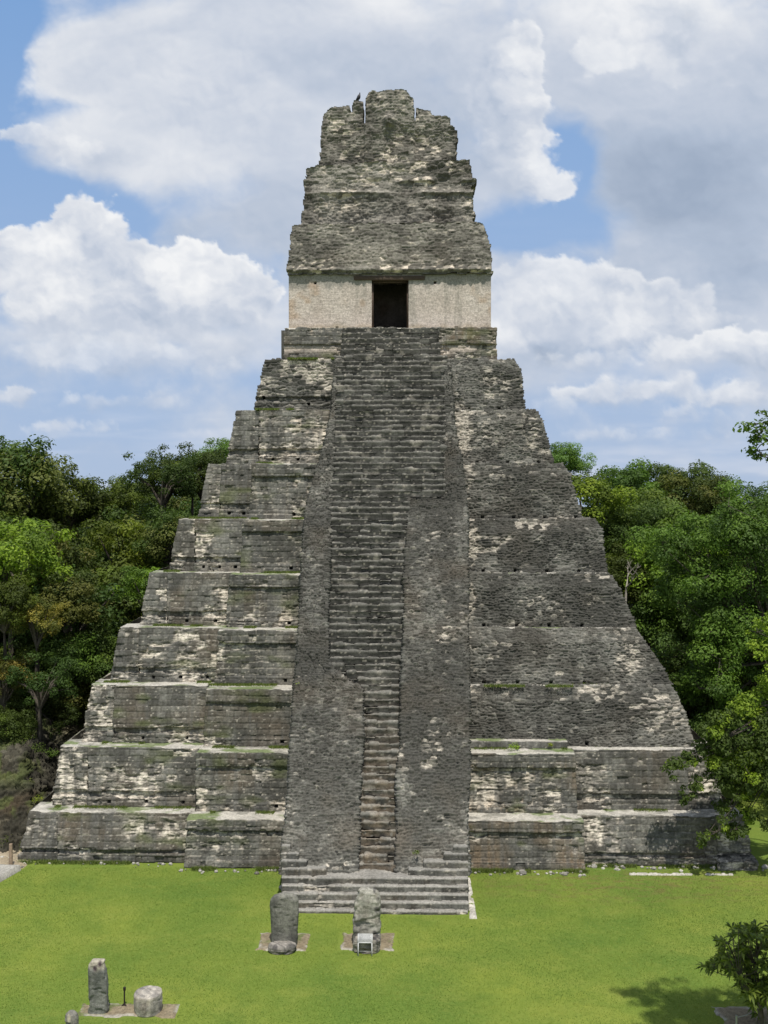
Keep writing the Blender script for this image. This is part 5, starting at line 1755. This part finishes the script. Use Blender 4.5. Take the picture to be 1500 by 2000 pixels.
# small tree with long leaves in rosettes, lower right
def rosette_tree():
    r = np.random.default_rng(3)
    D0 = 33.0
    root = thing('rosette_leaf_tree', 'small tree with long glossy leaves in rosettes at the lower right', 'tree', (11.6, D0, 0))
    tips = []
    rr = random.Random(8)
    poly = [(1368, 1892), (1400, 1868), (1398, 1835), (1425, 1806), (1450, 1812), (1480, 1808), (1510, 1795), (1600, 1800), (1600, 1990), (1480, 1985), (1455, 1950), (1440, 1915), (1405, 1900)]
    while len(tips) < 340:
        px, py = rr.uniform(1360, 1600), rr.uniform(1795, 1985)
        if in_poly(np.array([px]), np.array([py]), poly)[0]:
            D = D0 + rr.uniform(-1.2, 1.4)
            x, z = U(px, py, D)
            if z > .6: tips.append((x, D, z))
    V = []; Cc = []; Fs = []; paths = []
    base = Vector((11.6, D0, 1.1))
    hubs = [Vector((11.6 + rr.uniform(-1.1, 1.4), D0 + rr.uniform(-.7, .8), rr.uniform(1.7, 3.0))) for _ in range(14)]
    for q in hubs:
        paths.append(([tuple(base), tuple(base.lerp(q, .5) + Vector((0, 0, -.2))), tuple(q)], [.05, .035, .02]))
    for t in tips:
        tv = Vector(t)
        ax = (tv - Vector((11.8, D0, 2.0))).normalized() * .6 + Vector((0, 0, .6)); ax.normalize()
        hub = min(hubs, key=lambda q: (q - tv).length)
        m = hub.lerp(tv, .5) + Vector((0, 0, -.08))
        paths.append(([tuple(hub), tuple(m), tuple(tv)], [.016, .012, .008]))
        n = rr.randint(11, 16)
        for k in range(n):
            d = Vector((rr.gauss(0, 1), rr.gauss(0, 1), rr.gauss(0, .6))).normalized()
            d = (d * .9 + ax * .55).normalized()
            sd = d.cross(Vector((rr.gauss(0, .3), rr.gauss(0, .3), 1))).normalized()
            L = rr.uniform(.20, .36); w = L * .15
            i = len(V)
            p0 = tv; p1 = tv + d * L * .5 + Vector((0, 0, .01)); p2 = tv + d * L + Vector((0, 0, -.05 * L / .2))
            V += [tuple(p0), tuple(p1 + sd * w), tuple(p2), tuple(p1 - sd * w)]
            Fs.append((i, i + 1, i + 2, i + 3))
            c = mixc(C(.070, .120, .022), C(.24, .33, .05), np.array([rr.random()]))[0]
            Cc += [c] * 4
    V = np.array(V) - np.array(root.location)
    link('crown', np_mesh('crown', V, Fs, np.array(Cc), M_LEAFG, False), root)
    V, Fs = tube_mesh([([(11.6, D0, -.1), (11.65, D0, .6), tuple(base)], [.13, .10, .07])] + paths, 7)
    link('trunk', np_mesh('trunk', np.array(V) - np.array(root.location), Fs, None, M_BARK), root)


M_LEAFG = leaf_mat('glossy_foliage', .3, .4)
rosette_tree()


# small plants growing on the masonry
def ledge_bush(px, py, D, R, label, key='lime'):
    x, z = U(px, py, D)
    cl = [(0, 0, 0, R), (R * .5, 0, -.05, R * .7), (-R * .5, 0, -.06, R * .6)] if R > .2 else [(0, 0, 0, R)]
    V, Fs, Cc = leaf_cloud(cl, 900 if R > .2 else 2200, .09, key, int(px))
    o = link('ledge_plant', np_mesh('ledge_plant', V, Fs, Cc, M_LEAF, False), None, (x, D, z))
    tag(o, label, 'plant')
ledge_bush(1003, 1457, 49.6, .30, 'round green bush on the second terrace right of the stair')
ledge_bush(1075, 1455, 49.8, .16, 'small green plant near the end of the low plinth, right side')
ledge_bush(966, 786, 59.3, .16, 'small green weed high on the right top terrace', 'mid')
ledge_bush(583, 1335, 48.6, .14, 'small green weed clinging to the left edge of the stairway')
ledge_bush(813, 1665, 43.9, .16, 'small green weed low on the right rubble flank of the stairway', 'mid')
ledge_bush(75, 1560, 51.0, .30, 'bright green weed low on the slope of the rubble ruin at the left edge')
ledge_bush(38, 1500, 53.0, .55, 'broad green shrub on the brow of the rubble ruin at the left edge', 'mid')
ledge_bush(70, 1462, 54.6, .50, 'dark leafy shrub on top of the rubble ruin near the pyramid corner', 'dark')
ledge_bush(100, 1470, 55.4, .38, 'small dark shrub nearest the pyramid on top of the rubble ruin', 'mid')
ledge_bush(22, 1462, 54.4, .60, 'large dark shrub at the back of the rubble ruin, left edge', 'dark')
ledge_bush(55, 1530, 51.8, .34, 'low yellow green tuft halfway down the rubble ruin', 'olive')
ledge_bush(8, 1530, 52.0, .50, 'yellowish shrub at the picture edge on the rubble ruin', 'olive')
ledge_bush(12, 1640, 49.6, .40, 'green weeds at the foot of the rubble ruin behind the post', 'mid')
print('objects', len(bpy.data.objects))
